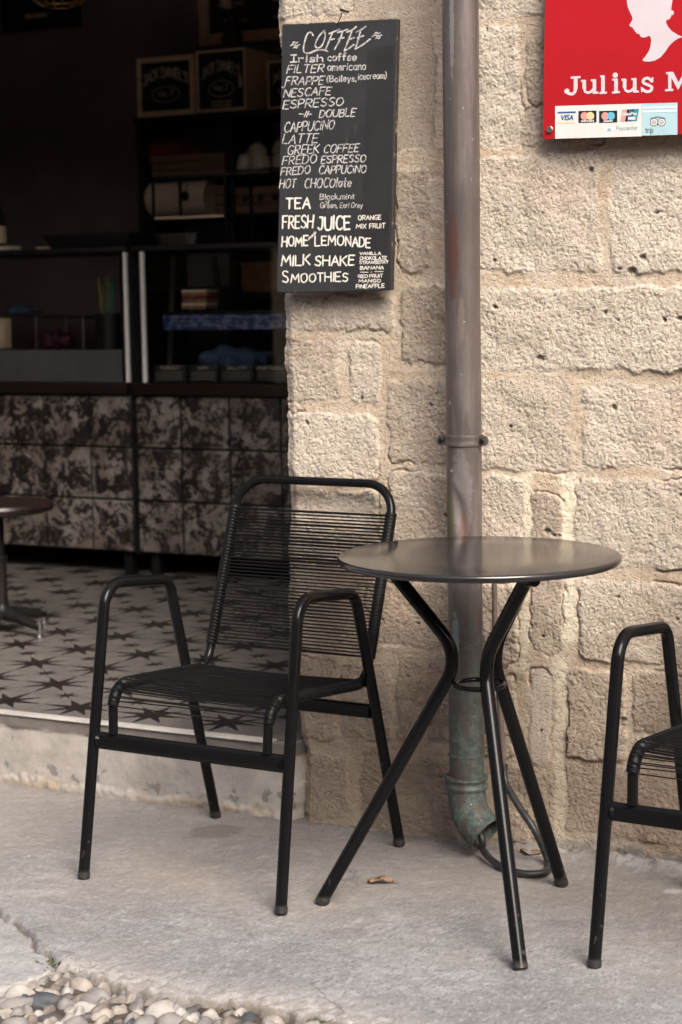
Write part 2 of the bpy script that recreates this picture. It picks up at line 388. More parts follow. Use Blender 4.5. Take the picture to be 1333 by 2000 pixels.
# ---------------------------------------------------------------- tiled floor (eight-pointed stars inlaid in pale tiles)
def tile_mats():
    a = pm('pale_tile', (.150, .136, .122), (.120, .109, .099), 5, rough=.5, spec=.25)
    b_ = pm('star_tile', (.016, .012, .011), (.024, .018, .017), 30, rough=.34)
    g = pm('grout', (.12, .10, .09), (.09, .08, .07), 40, rough=.8)
    return [a, b_, g]
def build_floor():
    mb = MB(); x0, x1, y0, y1 = ROOM_X0, ROOM_X1, .03, 3.62
    mb.add([(x0, .55, FZ), (x1, .55, FZ), (x1, y1, FZ), (x0, y1, FZ), (DOOR_X0, y0, FZ), (XL+.01, y0, FZ), (XL+.01, .55, FZ), (DOOR_X0, .55, FZ)], [(0, 1, 2, 3), (4, 5, 6, 7)], 0)
    ga, rot = .2303, .0164; gx, gy = -2.8244, .1329
    c, s = math.cos(rot), math.sin(rot)
    def W(u, v, dz): return (gx+c*u-s*v, gy+s*u+c*v, FZ+dz)
    def star(cu, cv, Ro, Rd, ri, n=8):
        vs = []
        for k in range(2*n):
            a = math.pi*k/n
            r = ri if k % 2 else (Ro if k % 4 == 0 else Rd)
            vs.append((cu+r*math.cos(a), cv+r*math.sin(a)))
        if cv < -.01 or any(not (-.2 < W(u, v, 0)[1] < y1) or (W(u, v, 0)[0] > XL and W(u, v, 0)[1] < .56) for u, v in vs):
            return
        ctr = len(mb.v); mb.v.append(W(cu, cv, .0009)); base = len(mb.v)
        mb.v += [(p[0], max(p[1], y0+.006), p[2]) for p in [W(u, v, .0009) for u, v in vs]]; m = len(vs)
        for k in range(m): mb.f.append((ctr, base+k, base+(k+1) % m)); mb.mi.append(1)
    def clipline(ua, va, ub, vb, wd):
        d = math.hypot(ub-ua, vb-va); nx, ny = -(vb-va)/d*wd, (ub-ua)/d*wd
        q = [W(ua+nx, va+ny, .0005), W(ub+nx, vb+ny, .0005), W(ub-nx, vb-ny, .0005), W(ua-nx, va-ny, .0005)]
        q = [(p[0], max(p[1], y0+.006), p[2]) for p in q]
        if all(y0+.003 < p[1] < y1 and not (p[0] > XL and p[1] < .56) for p in q): mb.add(q, [(0, 1, 2, 3)], 2)
    for i in range(-11, 9):
        for j in range(-1, 16):
            cu, cv = i*ga, j*ga
            star(cu, cv, ga*.485, ga*.43, ga*.140)
            star(cu+ga/2, cv+ga/2, ga*.18, ga*.165, ga*.055)
            for (du, dv) in ((.5, 0), (0, .5)):      # tile joints
                if du: clipline(cu+ga/2, cv-ga/2, cu+ga/2, cv+ga/2, .0011)
                else: clipline(cu-ga/2, cv+ga/2, cu+ga/2, cv+ga/2, .0011)
            for sa in (1, -1):                        # fine printed diagonals between the stars
                clipline(cu+ga*.12*sa, cv+ga*.12, cu+ga*.43*sa, cv+ga*.43, .0009)
                clipline(cu+ga*.12*sa, cv-ga*.12, cu+ga*.43*sa, cv-ga*.43, .0009)
    tag(mb.build('tiled_floor', tile_mats(), smooth=False), 'pale floor tiles with dark eight-pointed stars inside the doorway', 'floor', kind='structure')
build_floor()

# ---------------------------------------------------------------- doorstep
def step_mat():
    m, t, b = _nodes('step_concrete'); co = _co(t); b.inputs['Roughness'].default_value = .85
    sx = _n(t, 'SeparateXYZ'); t.links.new(co, sx.inputs[0]); z = sx.outputs[2]
    n1 = _noise(t, co, 9, 6, .65); n2 = _noise(t, co, 45, 5, .7); n4 = _noise(t, co, 4, 4, .6, (1, 1, 2.5))
    c = _mix(t, _ramp(t, n1, .35, .65), (.39, .355, .32), (.29, .263, .235))
    c = _mix(t, _math(t, 'MULTIPLY', _ramp(t, n2, .5, .7), .35), c, (.37, .34, .30))
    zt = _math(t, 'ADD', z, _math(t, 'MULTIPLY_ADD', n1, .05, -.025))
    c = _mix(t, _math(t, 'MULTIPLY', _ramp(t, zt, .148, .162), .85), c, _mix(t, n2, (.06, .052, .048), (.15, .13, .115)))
    c = _mix(t, _math(t, 'MULTIPLY', _math(t, 'MULTIPLY', _ramp(t, zt, .158, .145), _ramp(t, zt, .115, .145)), _ramp(t, n4, .5, .62)), c, (.36, .235, .12))
    ze = _math(t, 'ADD', z, _math(t, 'MULTIPLY_ADD', n1, .10, -.05))
    c = _mix(t, _math(t, 'MULTIPLY', _math(t, 'MULTIPLY', _ramp(t, ze, .026, .008), _ramp(t, n4, .40, .60)), .8), c, _mix(t, _ramp(t, n2, .35, .65), (.31, .235, .155), (.17, .14, .11)))
    flake = _math(t, 'MULTIPLY', _math(t, 'MULTIPLY', _ramp(t, ze, .075, .055), _ramp(t, ze, .02, .035)), _ramp(t, _noise(t, co, 24, 3), .56, .60))
    c = _mix(t, _math(t, 'MULTIPLY', flake, .8), c, (.15, .14, .13))
    sc = _ramp(t, _noise(t, co, 70, 3, .5, (1, 1, .35)), .70, .74); c = _mix(t, _math(t, 'MULTIPLY', sc, .5), c, (.12, .11, .1))
    t.links.new(c, b.inputs['Base Color']); _bump(t, b, n2, .35, .006); return m
def build_step():
    xs = np.arange(DOOR_X0-.02, XL+.06, .004); zs = np.concatenate([np.arange(-.05, .188, .004), [.188]])
    X, Z = np.meshgrid(xs, zs)
    Y = .006+fbm(X*6, Z*6, 5)*.006+fbm(X*30, Z*30, 7, 3)*.003
    e = Z+fbm(X*10, Z*10, 15)*.03+fbm(X*60, Z*60, 16, 3)*.02
    Y -= sstep(e, .022, .010)*(.006+fbm(X*40, Z*40, 18, 3)*.009)
    Y -= sstep(Z+fbm(X*8, Z*3, 25)*.012, .150, .158)*.003
    Y += sstep(X+fbm(Z*20, X*0, 26, 3)*.02, XL+.012, XL+.035)*.07
    P = np.stack([X, Y, Z], -1); top = P[-1:].copy(); top[..., 1] = .2; P = np.concatenate([P, top], 0)
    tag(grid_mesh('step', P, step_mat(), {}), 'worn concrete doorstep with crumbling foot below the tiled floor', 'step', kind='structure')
build_step()
mb = MB(); mb.box2((DOOR_X0+.01, -.004, FZ-.002), (XL-.035, .032, FZ+.0025), .0012)
tag(mb.build('edge_trim', 'trim'), 'bright metal edge trim along the front of the tiled floor', 'trim')

# ---------------------------------------------------------------- pavement
def pave_mat():
    m, t, b = _nodes('pavement_concrete'); co = _co(t); b.inputs['Roughness'].default_value = .88; b.inputs['Specular IOR Level'].default_value = .3
    A = lambda k: _n(t, 'Attribute', attribute_name=k).outputs['Fac']
    n1 = _noise(t, co, 2.2, 6, .62); n2 = _noise(t, co, 16, 6, .7, (1, 2.0, 1)); n3 = _noise(t, co, 150, 4, .75, (1, .5, 1)); n4 = _noise(t, co, 46, 5, .7, (1, .6, 1))
    c = _mix(t, _ramp(t, n1, .36, .64), (.255, .257, .264), (.180, .180, .184))
    c = _mix(t, _math(t, 'MULTIPLY', _ramp(t, n2, .44, .62), .6), c, (.155, .153, .153))
    c = _mix(t, _math(t, 'MULTIPLY', _ramp(t, n4, .52, .66), .5), c, (.335, .335, .338))
    c = _mix(t, _math(t, 'MULTIPLY', _ramp(t, n3, .53, .63), .7), c, (.120, .110, .102))
    c = _mix(t, _math(t, 'MULTIPLY', _ramp(t, n3, .45, .33), .45), c, (.46, .45, .44))
    rub = _math(t, 'MULTIPLY', _ramp(t, _noise(t, co, 5.5, 5, .6), .56, .72), .35); c = _mix(t, rub, c, (.25, .215, .19))
    c = _mix(t, _math(t, 'MULTIPLY', A('edge'), .55), c, _mix(t, _ramp(t, n4, .42, .6), (.50, .47, .44), (.27, .24, .21)))
    c = _mix(t, _math(t, 'MULTIPLY', A('warm'), .62), c, _mix(t, n4, (.21, .178, .15), (.30, .262, .225)))
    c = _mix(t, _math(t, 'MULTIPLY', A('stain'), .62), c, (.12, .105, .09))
    c = _mix(t, _math(t, 'MULTIPLY', A('crack'), .8), c, (.09, .07, .05))
    c = _mix(t, _math(t, 'MULTIPLY', A('lime'), .4), c, (.50, .485, .47))
    vo = _n(t, 'TexVoronoi', feature='DISTANCE_TO_EDGE'); vo.inputs['Scale'].default_value = 1.15
    wv = _n(t, 'VectorMath', operation='ADD'); nv = _n(t, 'TexNoise'); nv.inputs['Scale'].default_value = 5; nv.inputs['Detail'].default_value = 6
    sc_ = _n(t, 'VectorMath', operation='SCALE'); sc_.inputs['Scale'].default_value = .35; t.links.new(co, nv.inputs['Vector']); t.links.new(nv.outputs['Color'], sc_.inputs[0])
    t.links.new(co, wv.inputs[0]); t.links.new(sc_.outputs[0], wv.inputs[1]); t.links.new(wv.outputs[0], vo.inputs['Vector'])
    hair = _math(t, 'MULTIPLY', _ramp(t, vo.outputs['Distance'], .0045, .001), _ramp(t, _noise(t, co, 2.6, 3), .50, .58)); c = _mix(t, _math(t, 'MULTIPLY', hair, .55), c, (.10, .09, .08))
    sp = _ramp(t, _noise(t, co, 85, 2, .4), .70, .74); c = _mix(t, _math(t, 'MULTIPLY', sp, .7), c, (.10, .085, .07))
    t.links.new(c, b.inputs['Base Color'])
    _bump(t, b, _math(t, 'ADD', _math(t, 'MULTIPLY', n4, .8), n3), .55, .005); return m
EDGE_PX = [(-260,1990),(-60,1945),(20,1922),(70,1900),(105,1886),(160,1893),(215,1913),(300,1931),(400,1947),(470,1955),(540,1967),(640,1985),(800,2022),(1000,2090),(1400,2170)]
EDGE = np.array([on_z(*q)[:2] for q in EDGE_PX])
def edge_y(x): return np.interp(x, EDGE[:, 0], EDGE[:, 1])
def seg_dist(X, Y, pts):
    D = np.full(X.shape, 9.0)
    for a, b in zip(pts[:-1], pts[1:]):
        a = np.array(a[:2]); b = np.array(b[:2]); ab = b-a
        t = np.clip(((X-a[0])*ab[0]+(Y-a[1])*ab[1])/(ab@ab), 0, 1); D = np.minimum(D, np.hypot(X-a[0]-t*ab[0], Y-a[1]-t*ab[1]))
    return D
def spot(X, Y, px, py, rx, ry, seed=0):
    c = on_z(px, py); d = _r[:2]/np.linalg.norm(_r[:2]); e = np.array([-d[1], d[0]])
    a = ((X-c.x)*d[0]+(Y-c.y)*d[1])/rx; bb = ((X-c.x)*e[0]+(Y-c.y)*e[1])/ry
    return sstep(np.hypot(a, bb)+fbm(X*25, Y*25, 200+seed)*1.3, 1.0, .6)
def build_pave():
    xs = np.concatenate([np.arange(-8, -3.35, .05), np.arange(-3.35, -.75, .0048), np.arange(-.75, 3, .05)])
    ys = np.concatenate([np.arange(-2.6, -1.42, .02), np.arange(-1.42, .03, .0048), [.03, .06]])
    X, Y = np.meshgrid(xs, ys)
    E = Y-edge_y(X)+fbm(X*14, Y*14, 2, 4)*.05
    H = fbm(X*3, Y*3, 8, 3)*.012+fbm(X*18, Y*24, 9, 4)*.005+fbm(X*90, Y*90, 10, 3)*.0022
    # keep the feet of the furniture standing on it
    H -= .002
    crack = seg_dist(X+fbm(X*18, Y*18, 33, 3)*.05, Y+fbm(X*18, Y*18, 34, 3)*.05, [on_z(*q) for q in ((-60,1745),(0,1772),(38,1796),(62,1822),(66,1850),(96,1862),(112,1886))])
    CR = sstep(crack, .0085, .001)
    ck = np.array([on_z(*q)[:2] for q in ((-300,1700),(-60,1745),(0,1772),(38,1796),(62,1822),(66,1850),(96,1862),(112,1886))]); ck = ck[np.argsort(ck[:, 0])]
    slab = sstep(np.interp(X, ck[:, 0], ck[:, 1])-Y+fbm(X*18, Y*18, 35, 3)*.03, .0, .008)*sstep(ck[-1, 0]-X, -.005, .005); H -= slab*.007
    H -= CR*.014
    AG = sstep(E, .15, .0); H += AG*fbm(X*55, Y*55, 44, 3)*.011
    low = sstep(E, .006, -.016); H -= low*.06
    fil = sstep(Y+fbm(X*9, Y*9, 50, 4)*.09, -.10, .03)*sstep(X, -1.72, -1.35); H += fil*(.018+fbm(X*30, Y*30, 52, 4)*.018)
    fil2 = sstep(Y+fbm(X*12, Y*12, 55)*.05, -.05, .02)*sstep(X, -1.9, -2.0); 
    H += sstep(Y+fbm(X*15, Y*15, 57, 3)*.06, -.03, .02)*sstep(X, -2.06, -2.0)*fbm(X*40, Y*40, 58, 3)*.02
    WARM = sstep(Y+fbm(X*4, Y*4, 60, 4)*.6-(X+1.5)*.15, -1.0, -.10)*.9
    ST_ = np.maximum.reduce([spot(X, Y, 425, 1624, .075, .055, 1)*.9, spot(X, Y, 335, 1806, .012, .012, 2), spot(X, Y, 285, 1783, .035, .02, 3)*.35, spot(X, Y, 700, 1811, .016, .012, 4)*.7, spot(X, Y, 1085, 1800, .07, .02, 5)*.3, spot(X, Y, 560, 1838, .05, .03, 6)*.25, spot(X, Y, 25, 1823, .022, .012, 8)*.7,
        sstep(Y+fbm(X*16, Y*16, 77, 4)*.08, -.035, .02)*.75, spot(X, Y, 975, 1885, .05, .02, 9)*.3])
    LIME = np.maximum.reduce([spot(X, Y, 1318, 1740, .03, .015, 11), fil*sstep(fbm(X*22, Y*22, 79, 4), .02, .12), spot(X, Y, 1110, 1910, .012, .008, 12), spot(X, Y, 40, 1745, .12, .03, 14)*.4, slab*.45])
    P = np.stack([X, Y, H], -1)
    tag(grid_mesh('pavement', P, pave_mat(), {'edge': AG, 'warm': WARM, 'stain': ST_, 'crack': np.maximum(CR, sstep(E, .012, -.006)), 'lime': LIME}), 'weathered grey concrete pavement with a cracked edge', 'pavement', kind='structure')
build_pave()
mb = MB(); mb.add([(-60, -60, -.030), (60, -60, -.030), (60, 0.3, -.030), (-60, 0.3, -.030)], [(0, 1, 2, 3)])
MT['street'] = pm('street_mortar', (.075, .060, .047), (.035, .028, .021), 40, rough=.95, bump=.6, bscale=80)
tag(mb.build('street', 'street', smooth=False), 'dusty mortar bed of the street', 'street', kind='structure')
# pebble paving
def build_pebbles():
    mats = [pm('pebble_%s' % n, c, tuple(x*.62 for x in c), 34, .4, .7, rough=.62, bump=.15, bscale=160) for n, c in (('grey', (.195, .18, .17)), ('pale', (.29, .255, .22)), ('brown', (.165, .138, .118)), ('blue', (.06, .066, .073)), ('white', (.33, .31, .285)), ('dark', (.085, .078, .076)))]
    bmt = bmesh.new(); bmesh.ops.create_icosphere(bmt, subdivisions=3, radius=1)
    base = np.array([v.co[:] for v in bmt.verts]); faces = [[v.index for v in f.verts] for f in bmt.faces]; bmt.free()
    mb = MB(); pts = []; rng = random.Random(5)
    for k in range(60000):
        x = rng.uniform(-3.6, -.9); y = float(edge_y(x))-.006-rng.random()**1.2*.62
        a = rng.uniform(.015, .034)*(1.25 if rng.random() < .12 else 1); b_ = a*rng.uniform(.48, .75)
        if len(pts) > 1700: break
        if any((x-q[0])**2+(y-q[1])**2 < ((a+b_)*.315+(q[2]+q[3])*.315)**2 for q in pts): continue
        pts.append((x, y, a, b_))
    gx = np.arange(-3.7, -.8, .011); gy = np.arange(-2.3, -1.0, .011); GX, GY = np.meshgrid(gx, gy)
    GZ = -.023+fbm(GX*40, GY*40, 301, 3)*.016-sstep(GY-edge_y(GX), .0, .03)*.03
    n_ = len(gx); mb.add(np.stack([GX, GY, GZ], -1).reshape(-1, 3).tolist(), [(j*n_+i, j*n_+i+1, (j+1)*n_+i+1, (j+1)*n_+i) for j in range(len(gy)-1) for i in range(n_-1)], 6)
    mats.append(MT['street'])
    for (x, y, a, b_) in pts:
        d = base.copy(); ph = rng.uniform(0, 99)
        k = 1+.30*(vnoise(d[:, 0]*1.1+ph+50, d[:, 1]*1.1+d[:, 2]*.7+60, 3)-.5)*2+.10*(vnoise(d[:, 0]*3+ph+50, d[:, 2]*3+d[:, 1]+60, 5)-.5)
        d = d*k[:, None]*np.array([a, b_, rng.uniform(.020, .028)])
        an = rng.gauss(.95, .45); ca, sa = math.cos(an), math.sin(an)
        q = np.stack([x+d[:, 0]*ca-d[:, 1]*sa, y+d[:, 0]*sa+d[:, 1]*ca, d[:, 2]-.034+rng.uniform(-.005, .004)], -1)
        mb.add(q.tolist(), faces, rng.choices(range(6), (5, 5, 4, 1, 3, 2))[0])
    tag(mb.build('pebble_paving', mats, angle=80), 'rounded river pebbles set on edge along the street', 'pebbles', kind='stuff')
build_pebbles()

# ---------------------------------------------------------------- unseen house added behind the viewer to narrow the sky
MT['plasterwall'] = pm('tan_plaster', (.36, .29, .22), (.28, .22, .165), 2.5, rough=.9, bump=.4, bscale=30)
hs = thing('added_house', 'added tan plastered house, unseen behind the viewer, narrowing the sky', 'building', (0, -8.2, 0))
mb = MB(); zs_ = [-.08, .9, 2.2, 3.0, 4.3, 4.8]; xs_ = [-12, -7.6, -6.5, -3.1, -2.0, 1.4, 2.5, 5.9, 7.0, 12]
for i in range(len(xs_)-1):
    for j in range(len(zs_)-1):
        if i % 2 == 1 and j in (1, 3): continue
        mb.box2((xs_[i], -.5, zs_[j]), (xs_[i+1], 0, zs_[j+1]))
mb.build('wall', 'plasterwall', hs, smooth=False)
for i in (1, 3, 5, 7):
    for j in (1, 3):
        f = MB().box2((xs_[i]+.002, -.30, zs_[j]+.002), (xs_[i+1]-.002, -.26, zs_[j+1]-.002)).build('window', 'wooddark', hs)
        MB().box2((xs_[i]+.08, -.255, zs_[j]+.08), (xs_[i+1]-.08, -.25, zs_[j+1]-.08)).build('pane', 'blackpanel', f)

# ================================================================ CHAIRS
TR = .0128
def tubemesh(pts, rad, r, name, mat, par, seg=14):
    return MB().tube(fillet(pts, rad), r, seg).build(name, mat, par)
def make_chair(name, label, x, y, rz):
    t = thing(name, label, 'chair', (x, y, .001), rz, 'black cord chairs at the cafe table')
    W_ = .25
    for sx in (-1, 1):
        X_ = sx*W_; foot = .0065*sx
        pts = [(X_+foot, 0, .004), (X_, .106, .648), (X_, .350, .622), (X_+foot, .534, .004)]
        sf = tubemesh(pts, [0, .058, .05, 0], TR, 'side_frame', 'black', t, 16)
        for (yy, dy) in ((0, .106), (.534, -.184)):
            k = dy/.63
            MB().tube([(X_+foot, yy-k*.001, 0), (X_+foot, yy+k*.013, .013)], TR+.0011, 14).build('foot_cap', 'rubber', sf)
    def bar(y, z, tilt):
        bm = MB(); n = 10; hh, ww = .0185, .0075
        prof = [(ww*math.copysign(abs(math.cos(a))**.6, math.cos(a)), hh*math.copysign(abs(math.sin(a))**.75, math.sin(a))) for a in [2*math.pi*k/20 for k in range(20)]]
        vs = []; fs = []
        for i, xx in enumerate((-W_+.004, W_-.004)): vs += [(xx, y+p+q*tilt, z+q) for p, q in prof]
        for k in range(20): fs.append((k, (k+1) % 20, 20+(k+1) % 20, 20+k))
        bm.add(vs, fs)
        for sx in (-1, 1): bm.tube([(sx*(W_-.016), y, z), (sx*(W_-.010), y, z)], [.010, .0155], 12)
        return bm.build('crossbar', 'black', t)
    bar(.050, .304, .165); bar(.436, .336, -.297)
    S_ = .210; rt = .0105
    sa, sb = Vector((0, .055, .432)), Vector((0, .437, .400))
    top = Vector((0, .598, .838))
    pts = [(-S_, .050, .322), (-S_, *sa[1:]), (-S_, *sb[1:]), (-S_, *top[1:]), (S_, *top[1:]), (S_, *sb[1:]), (S_, *sa[1:]), (S_, .050, .322)]
    pts = [(-.200, .050, .322), (-.201, *sa[1:]), (-.206, *sb[1:]), (-.204, *top[1:]), (.224, *top[1:]), (.226, *sb[1:]), (.203, *sa[1:]), (.200, .050, .322)]
    path = fillet(pts, [0, .082, .06, .075, .075, .06, .082, 0], 10)
    MB().tube(path, rt, 14).build('seat_frame', 'black', t)
    for sx in (-1, 1): MB().tube([(.230*sx if sx > 0 else -.212, .425, .402), (sx*(W_-.006), .420, .398)], .0075, 10).build('bracket', 'black', t)
    # one side of the frame, used as the guide the cord winds round
    half = path[:len(path)//2]
    seg = [(half[i+1]-half[i]).length for i in range(len(half)-1)]; cum = [0]
    for l in seg: cum.append(cum[-1]+l)
    def at(s):
        i = 0
        while i < len(seg)-1 and cum[i+1] < s: i += 1
        k = (s-cum[i])/seg[i]; p = half[i].lerp(half[i+1], k); tn = (half[i+1]-half[i]).normalized(); return p, tn
    rngc = random.Random(3)
    def xs_at(p):
        if p.z > .44 and p.y > .40: k = min(1, max(0, (p.z-.40)/.43)); return -.206+.002*k, .226-.002*k
        k = min(1, max(0, (p.y-.055)/.38)); return -.201-.005*k, .203+.023*k
    def cords(s0, s1, pitch, part, sag):
        mb = MB(); n = int((s1-s0)/pitch); cr = .0017 if part == 'back_cords' else .00145; jw = .0012 if part == 'back_cords' else .003
        for k in range(n+1):
            s = s0+k*pitch; p, tn = at(s); tn = Vector((0, tn.y, tn.z)).normalized(); nn = Vector((0, -tn.z, tn.y)); lx, rx = xs_at(p)
            if part == 'seat_cords': nn = Vector((0, -tn.z, tn.y))
            off = rt+cr
            j = rngc.uniform(-jw, jw); q = .5*pitch
            f1 = p+nn*off; b1 = p-nn*off+tn*q
            for (base, sg, jj) in ((f1, 1, j), (b1, -1, -j)):
                row = []
                for i in range(9):
                    u = i/8; d = 4*u*(1-u)
                    row.append(Vector((lx+(rx-lx)*u, base.y, base.z))-nn*sag*d+tn*jj*d)
                mb.tube(row, cr, 6, cap=False)
            for sx in (-1, 1):          # coil round the tube
                ring = []
                for i in range(13):
                    a = math.pi*(i/12); ring.append(Vector(((lx if sx < 0 else rx)+sx*math.sin(a)*off, 0, 0))+Vector((0, p.y, p.z))+nn*math.cos(a)*off+tn*q*(i/12))
                mb.tube(ring, cr*1.1, 6, cap=False)
            for sx in (-1, 1):
                for h in ((.2, .5, .8) if part == 'back_cords' else (.12, .28, .44, .60, .76, .92)):
                    pp, tt = at(min(s+pitch*h, s1+pitch)); nn2 = Vector((0, -tt.z, tt.y)).normalized(); lx, rx = xs_at(pp)
                    ring = [Vector((lx if sx < 0 else rx, pp.y, pp.z))+(Vector((1, 0, 0))*math.cos(a)+nn2*math.sin(a))*(rt+cr*.8) for a in [2*math.pi*i/14 for i in range(14)]]
                    mb.tube(ring, cr*1.05, 6, closed=True)
        mb.build(part, 'cord', t)
    L1 = cum[10]  # end of the front bend
    cords(cum[2], cum[11]+.300, .0152, 'seat_cords', .005)
    tot = cum[-1]
    # back: from just above the rear bend to below the top bend
    i_b = 22
    cords(cum[i_b]+.012, cum[i_b]+.345, .0081, 'back_cords', .0014)
    return t
ch1 = make_chair('cord_chair', 'black tubular cord chair standing left of the round table, whole in view', -2.0588, -.5946, -.0444)
ch2 = copy_tree(ch1); ch2.location = (-.8539, -.6469, .001); ch2.rotation_euler.z = -.0744; ch2.scale = (1, 1, .966)
ch2['label'] = 'black tubular cord chair right of the round table, cut off by the picture edge'

# ================================================================ TABLE
def make_table():
    cx, cy, ztop = -1.414, -.455, .7543
    t = thing('bistro_table', 'round black metal bistro table with bent tube legs in front of the drainpipe', 'table', (cx, cy, .001))
    r = .2861
    prof = [(.0, ztop-.012), (r-.012, ztop-.015), (r-.004, ztop-.0145), (r-.0008, ztop-.011), (r, ztop-.007), (r-.0006, ztop-.003), (r-.003, ztop-.0008), (r-.007, ztop), (r*.5, ztop), (.0005, ztop)]
    MT['tabletop'] = tabletop_mat()
    MB().lathe(prof[1:], (0, 0, 0), 96).build('tabletop', 'tabletop', t)
    MB().lathe([(.05, .735), (.05, .7415)], (0, 0, 0), 24).build('mount_plate', 'darkmetal', t)
    feet = [on_z(628, 1764), on_z(1017, 1893), on_z(1098, 1728)]
    for F, tw_ in zip(feet, (0, 14, 0)):
        fx, fy = F.x-cx, F.y-cy; a = math.atan2(fy, fx); d = Vector((math.cos(a), math.sin(a), 0)); d2 = Vector((math.cos(a+R(tw_)), math.sin(a+R(tw_)), 0))
        pts = [d2*.225+Vector((0, 0, .7335)), d2*.195+Vector((0, 0, .731)), d*.038+Vector((0, 0, .545)), Vector((fx, fy, .003))]
        pts = fillet(pts, [0, .03, .085, 0], 12)
        lg = MB().tube(pts, .0141, 16).build('leg', 'black', t)
        e = (pts[-1]-pts[-2]).normalized()
        MB().tube([Vector((fx, fy, 0)), Vector((fx, fy, 0))-e*.012], .0150, 14).build('foot_cap', 'rubber', lg)
    ring = [(.049*math.cos(2*math.pi*k/40), .049*math.sin(2*math.pi*k/40), .487) for k in range(40)]
    MB().tube(ring, .0055, 10, closed=True).build('ring', 'black', t)
    return t
def tabletop_mat():
    m, t, b = _nodes('tabletop_black'); co = _co(t)
    n = _noise(t, co, 5, 5, .6); n2 = _noise(t, co, 60, 4, .6)
    t.links.new(_mix(t, n, (.013, .0125, .0125), (.020, .0185, .018)), b.inputs['Base Color'])
    t.links.new(_math(t, 'ADD', _math(t, 'MULTIPLY_ADD', n, .06, .10), _math(t, 'MULTIPLY', n2, .03)), b.inputs['Roughness'])
    _bump(t, b, _noise(t, co, 260, 2), .06, .0008); b.inputs['Specular IOR Level'].default_value = .7; return m
make_table()

# ================================================================ DRAINPIPE
def pipe_mat():
    m, t, b = _nodes('weathered_copper'); co = _co(t)
    sx = _n(t, 'SeparateXYZ'); t.links.new(co, sx.inputs[0]); z = sx.outputs[2]; x = sx.outputs[0]
    n1 = _noise(t, co, 6, 5, .6, (1, 1, .4)); st = _noise(t, co, 26, 6, .65, (1, 1, .12)); n3 = _noise(t, co, 60, 5, .7); n4 = _noise(t, co, 160, 3)
    c = _mix(t, _ramp(t, n1, .35, .65), (.134, .110, .100), (.082, .067, .062))
    c = _mix(t, _math(t, 'MULTIPLY', _ramp(t, st, .48, .68), .4), c, (.22, .19, .175))
    # green patina, streaky, growing toward the outlet
    zt = _math(t, 'ADD', z, _math(t, 'MULTIPLY_ADD', st, .9, -.45))
    g = _ramp(t, zt, .72, .10)
    pat = _mix(t, _ramp(t, n3, .35, .65), (.098, .155, .135), (.036, .055, .048)); pat = _mix(t, _math(t, 'MULTIPLY', _ramp(t, n4, .55, .7), .5), pat, (.21, .265, .24))
    c = _mix(t, _math(t, 'MULTIPLY', g, .82), c, pat)
    c = _mix(t, _math(t, 'MULTIPLY', _math(t, 'MULTIPLY', g, _ramp(t, _noise(t, co, 34, 4, .6, (1, 1, .3)), .50, .58)), .8), c, (.085, .058, .046))
    # worn red-brown patch and scraped bare metal
    dz = _math(t, 'MULTIPLY', _math(t, 'ADD', z, -1.37), 1/.105); dx = _math(t, 'MULTIPLY', _math(t, 'ADD', x, .008), 1/.017)
    d = _math(t, 'ADD', _math(t, 'MULTIPLY', dz, dz), _math(t, 'MULTIPLY', dx, dx)); d = _math(t, 'ADD', d, _math(t, 'MULTIPLY_ADD', n3, 2.6, -1.3))
    c = _mix(t, _math(t, 'MULTIPLY', _ramp(t, d, 1.1, .6), .85), c, (.105, .050, .043))
    for (z0, x0, rz_, rx, col) in ((.83, .006, .11, .026, (.19, .165, .165)), (1.86, -.004, .14, .006, (.24, .225, .225)), (.76, -.022, .09, .012, (.085, .085, .04)), (.72, .010, .08, .012, (.17, .10, .07)), (.50, -.008, .075, .010, (.30, .36, .34)), (1.22, .012, .05, .008, (.17, .13, .115))):
        dz = _math(t, 'MULTIPLY', _math(t, 'ADD', z, -z0), 1/rz_); dx = _math(t, 'MULTIPLY', _math(t, 'ADD', x, -x0), 1/rx)
        d = _math(t, 'ADD', _math(t, 'MULTIPLY', dz, dz), _math(t, 'MULTIPLY', dx, dx)); d = _math(t, 'ADD', d, _math(t, 'MULTIPLY_ADD', n3, 2.4, -1.2))
        c = _mix(t, _math(t, 'MULTIPLY', _ramp(t, d, 1.1, .45), .75), c, col)
    sp = _ramp(t, _noise(t, co, 75, 2), .715, .74); c = _mix(t, _math(t, 'MULTIPLY', sp, .6), c, (.42, .40, .38))
    t.links.new(c, b.inputs['Base Color'])
    t.links.new(_math(t, 'MULTIPLY_ADD', g, .28, .37), b.inputs['Roughness']); b.inputs['Metallic'].default_value = .25
    _bump(t, b, _math(t, 'ADD', n3, _math(t, 'MULTIPLY', n4, .4)), .16, .003); return m
MT['copper'] = pipe_mat()
PX, PY = -1.612, -.062
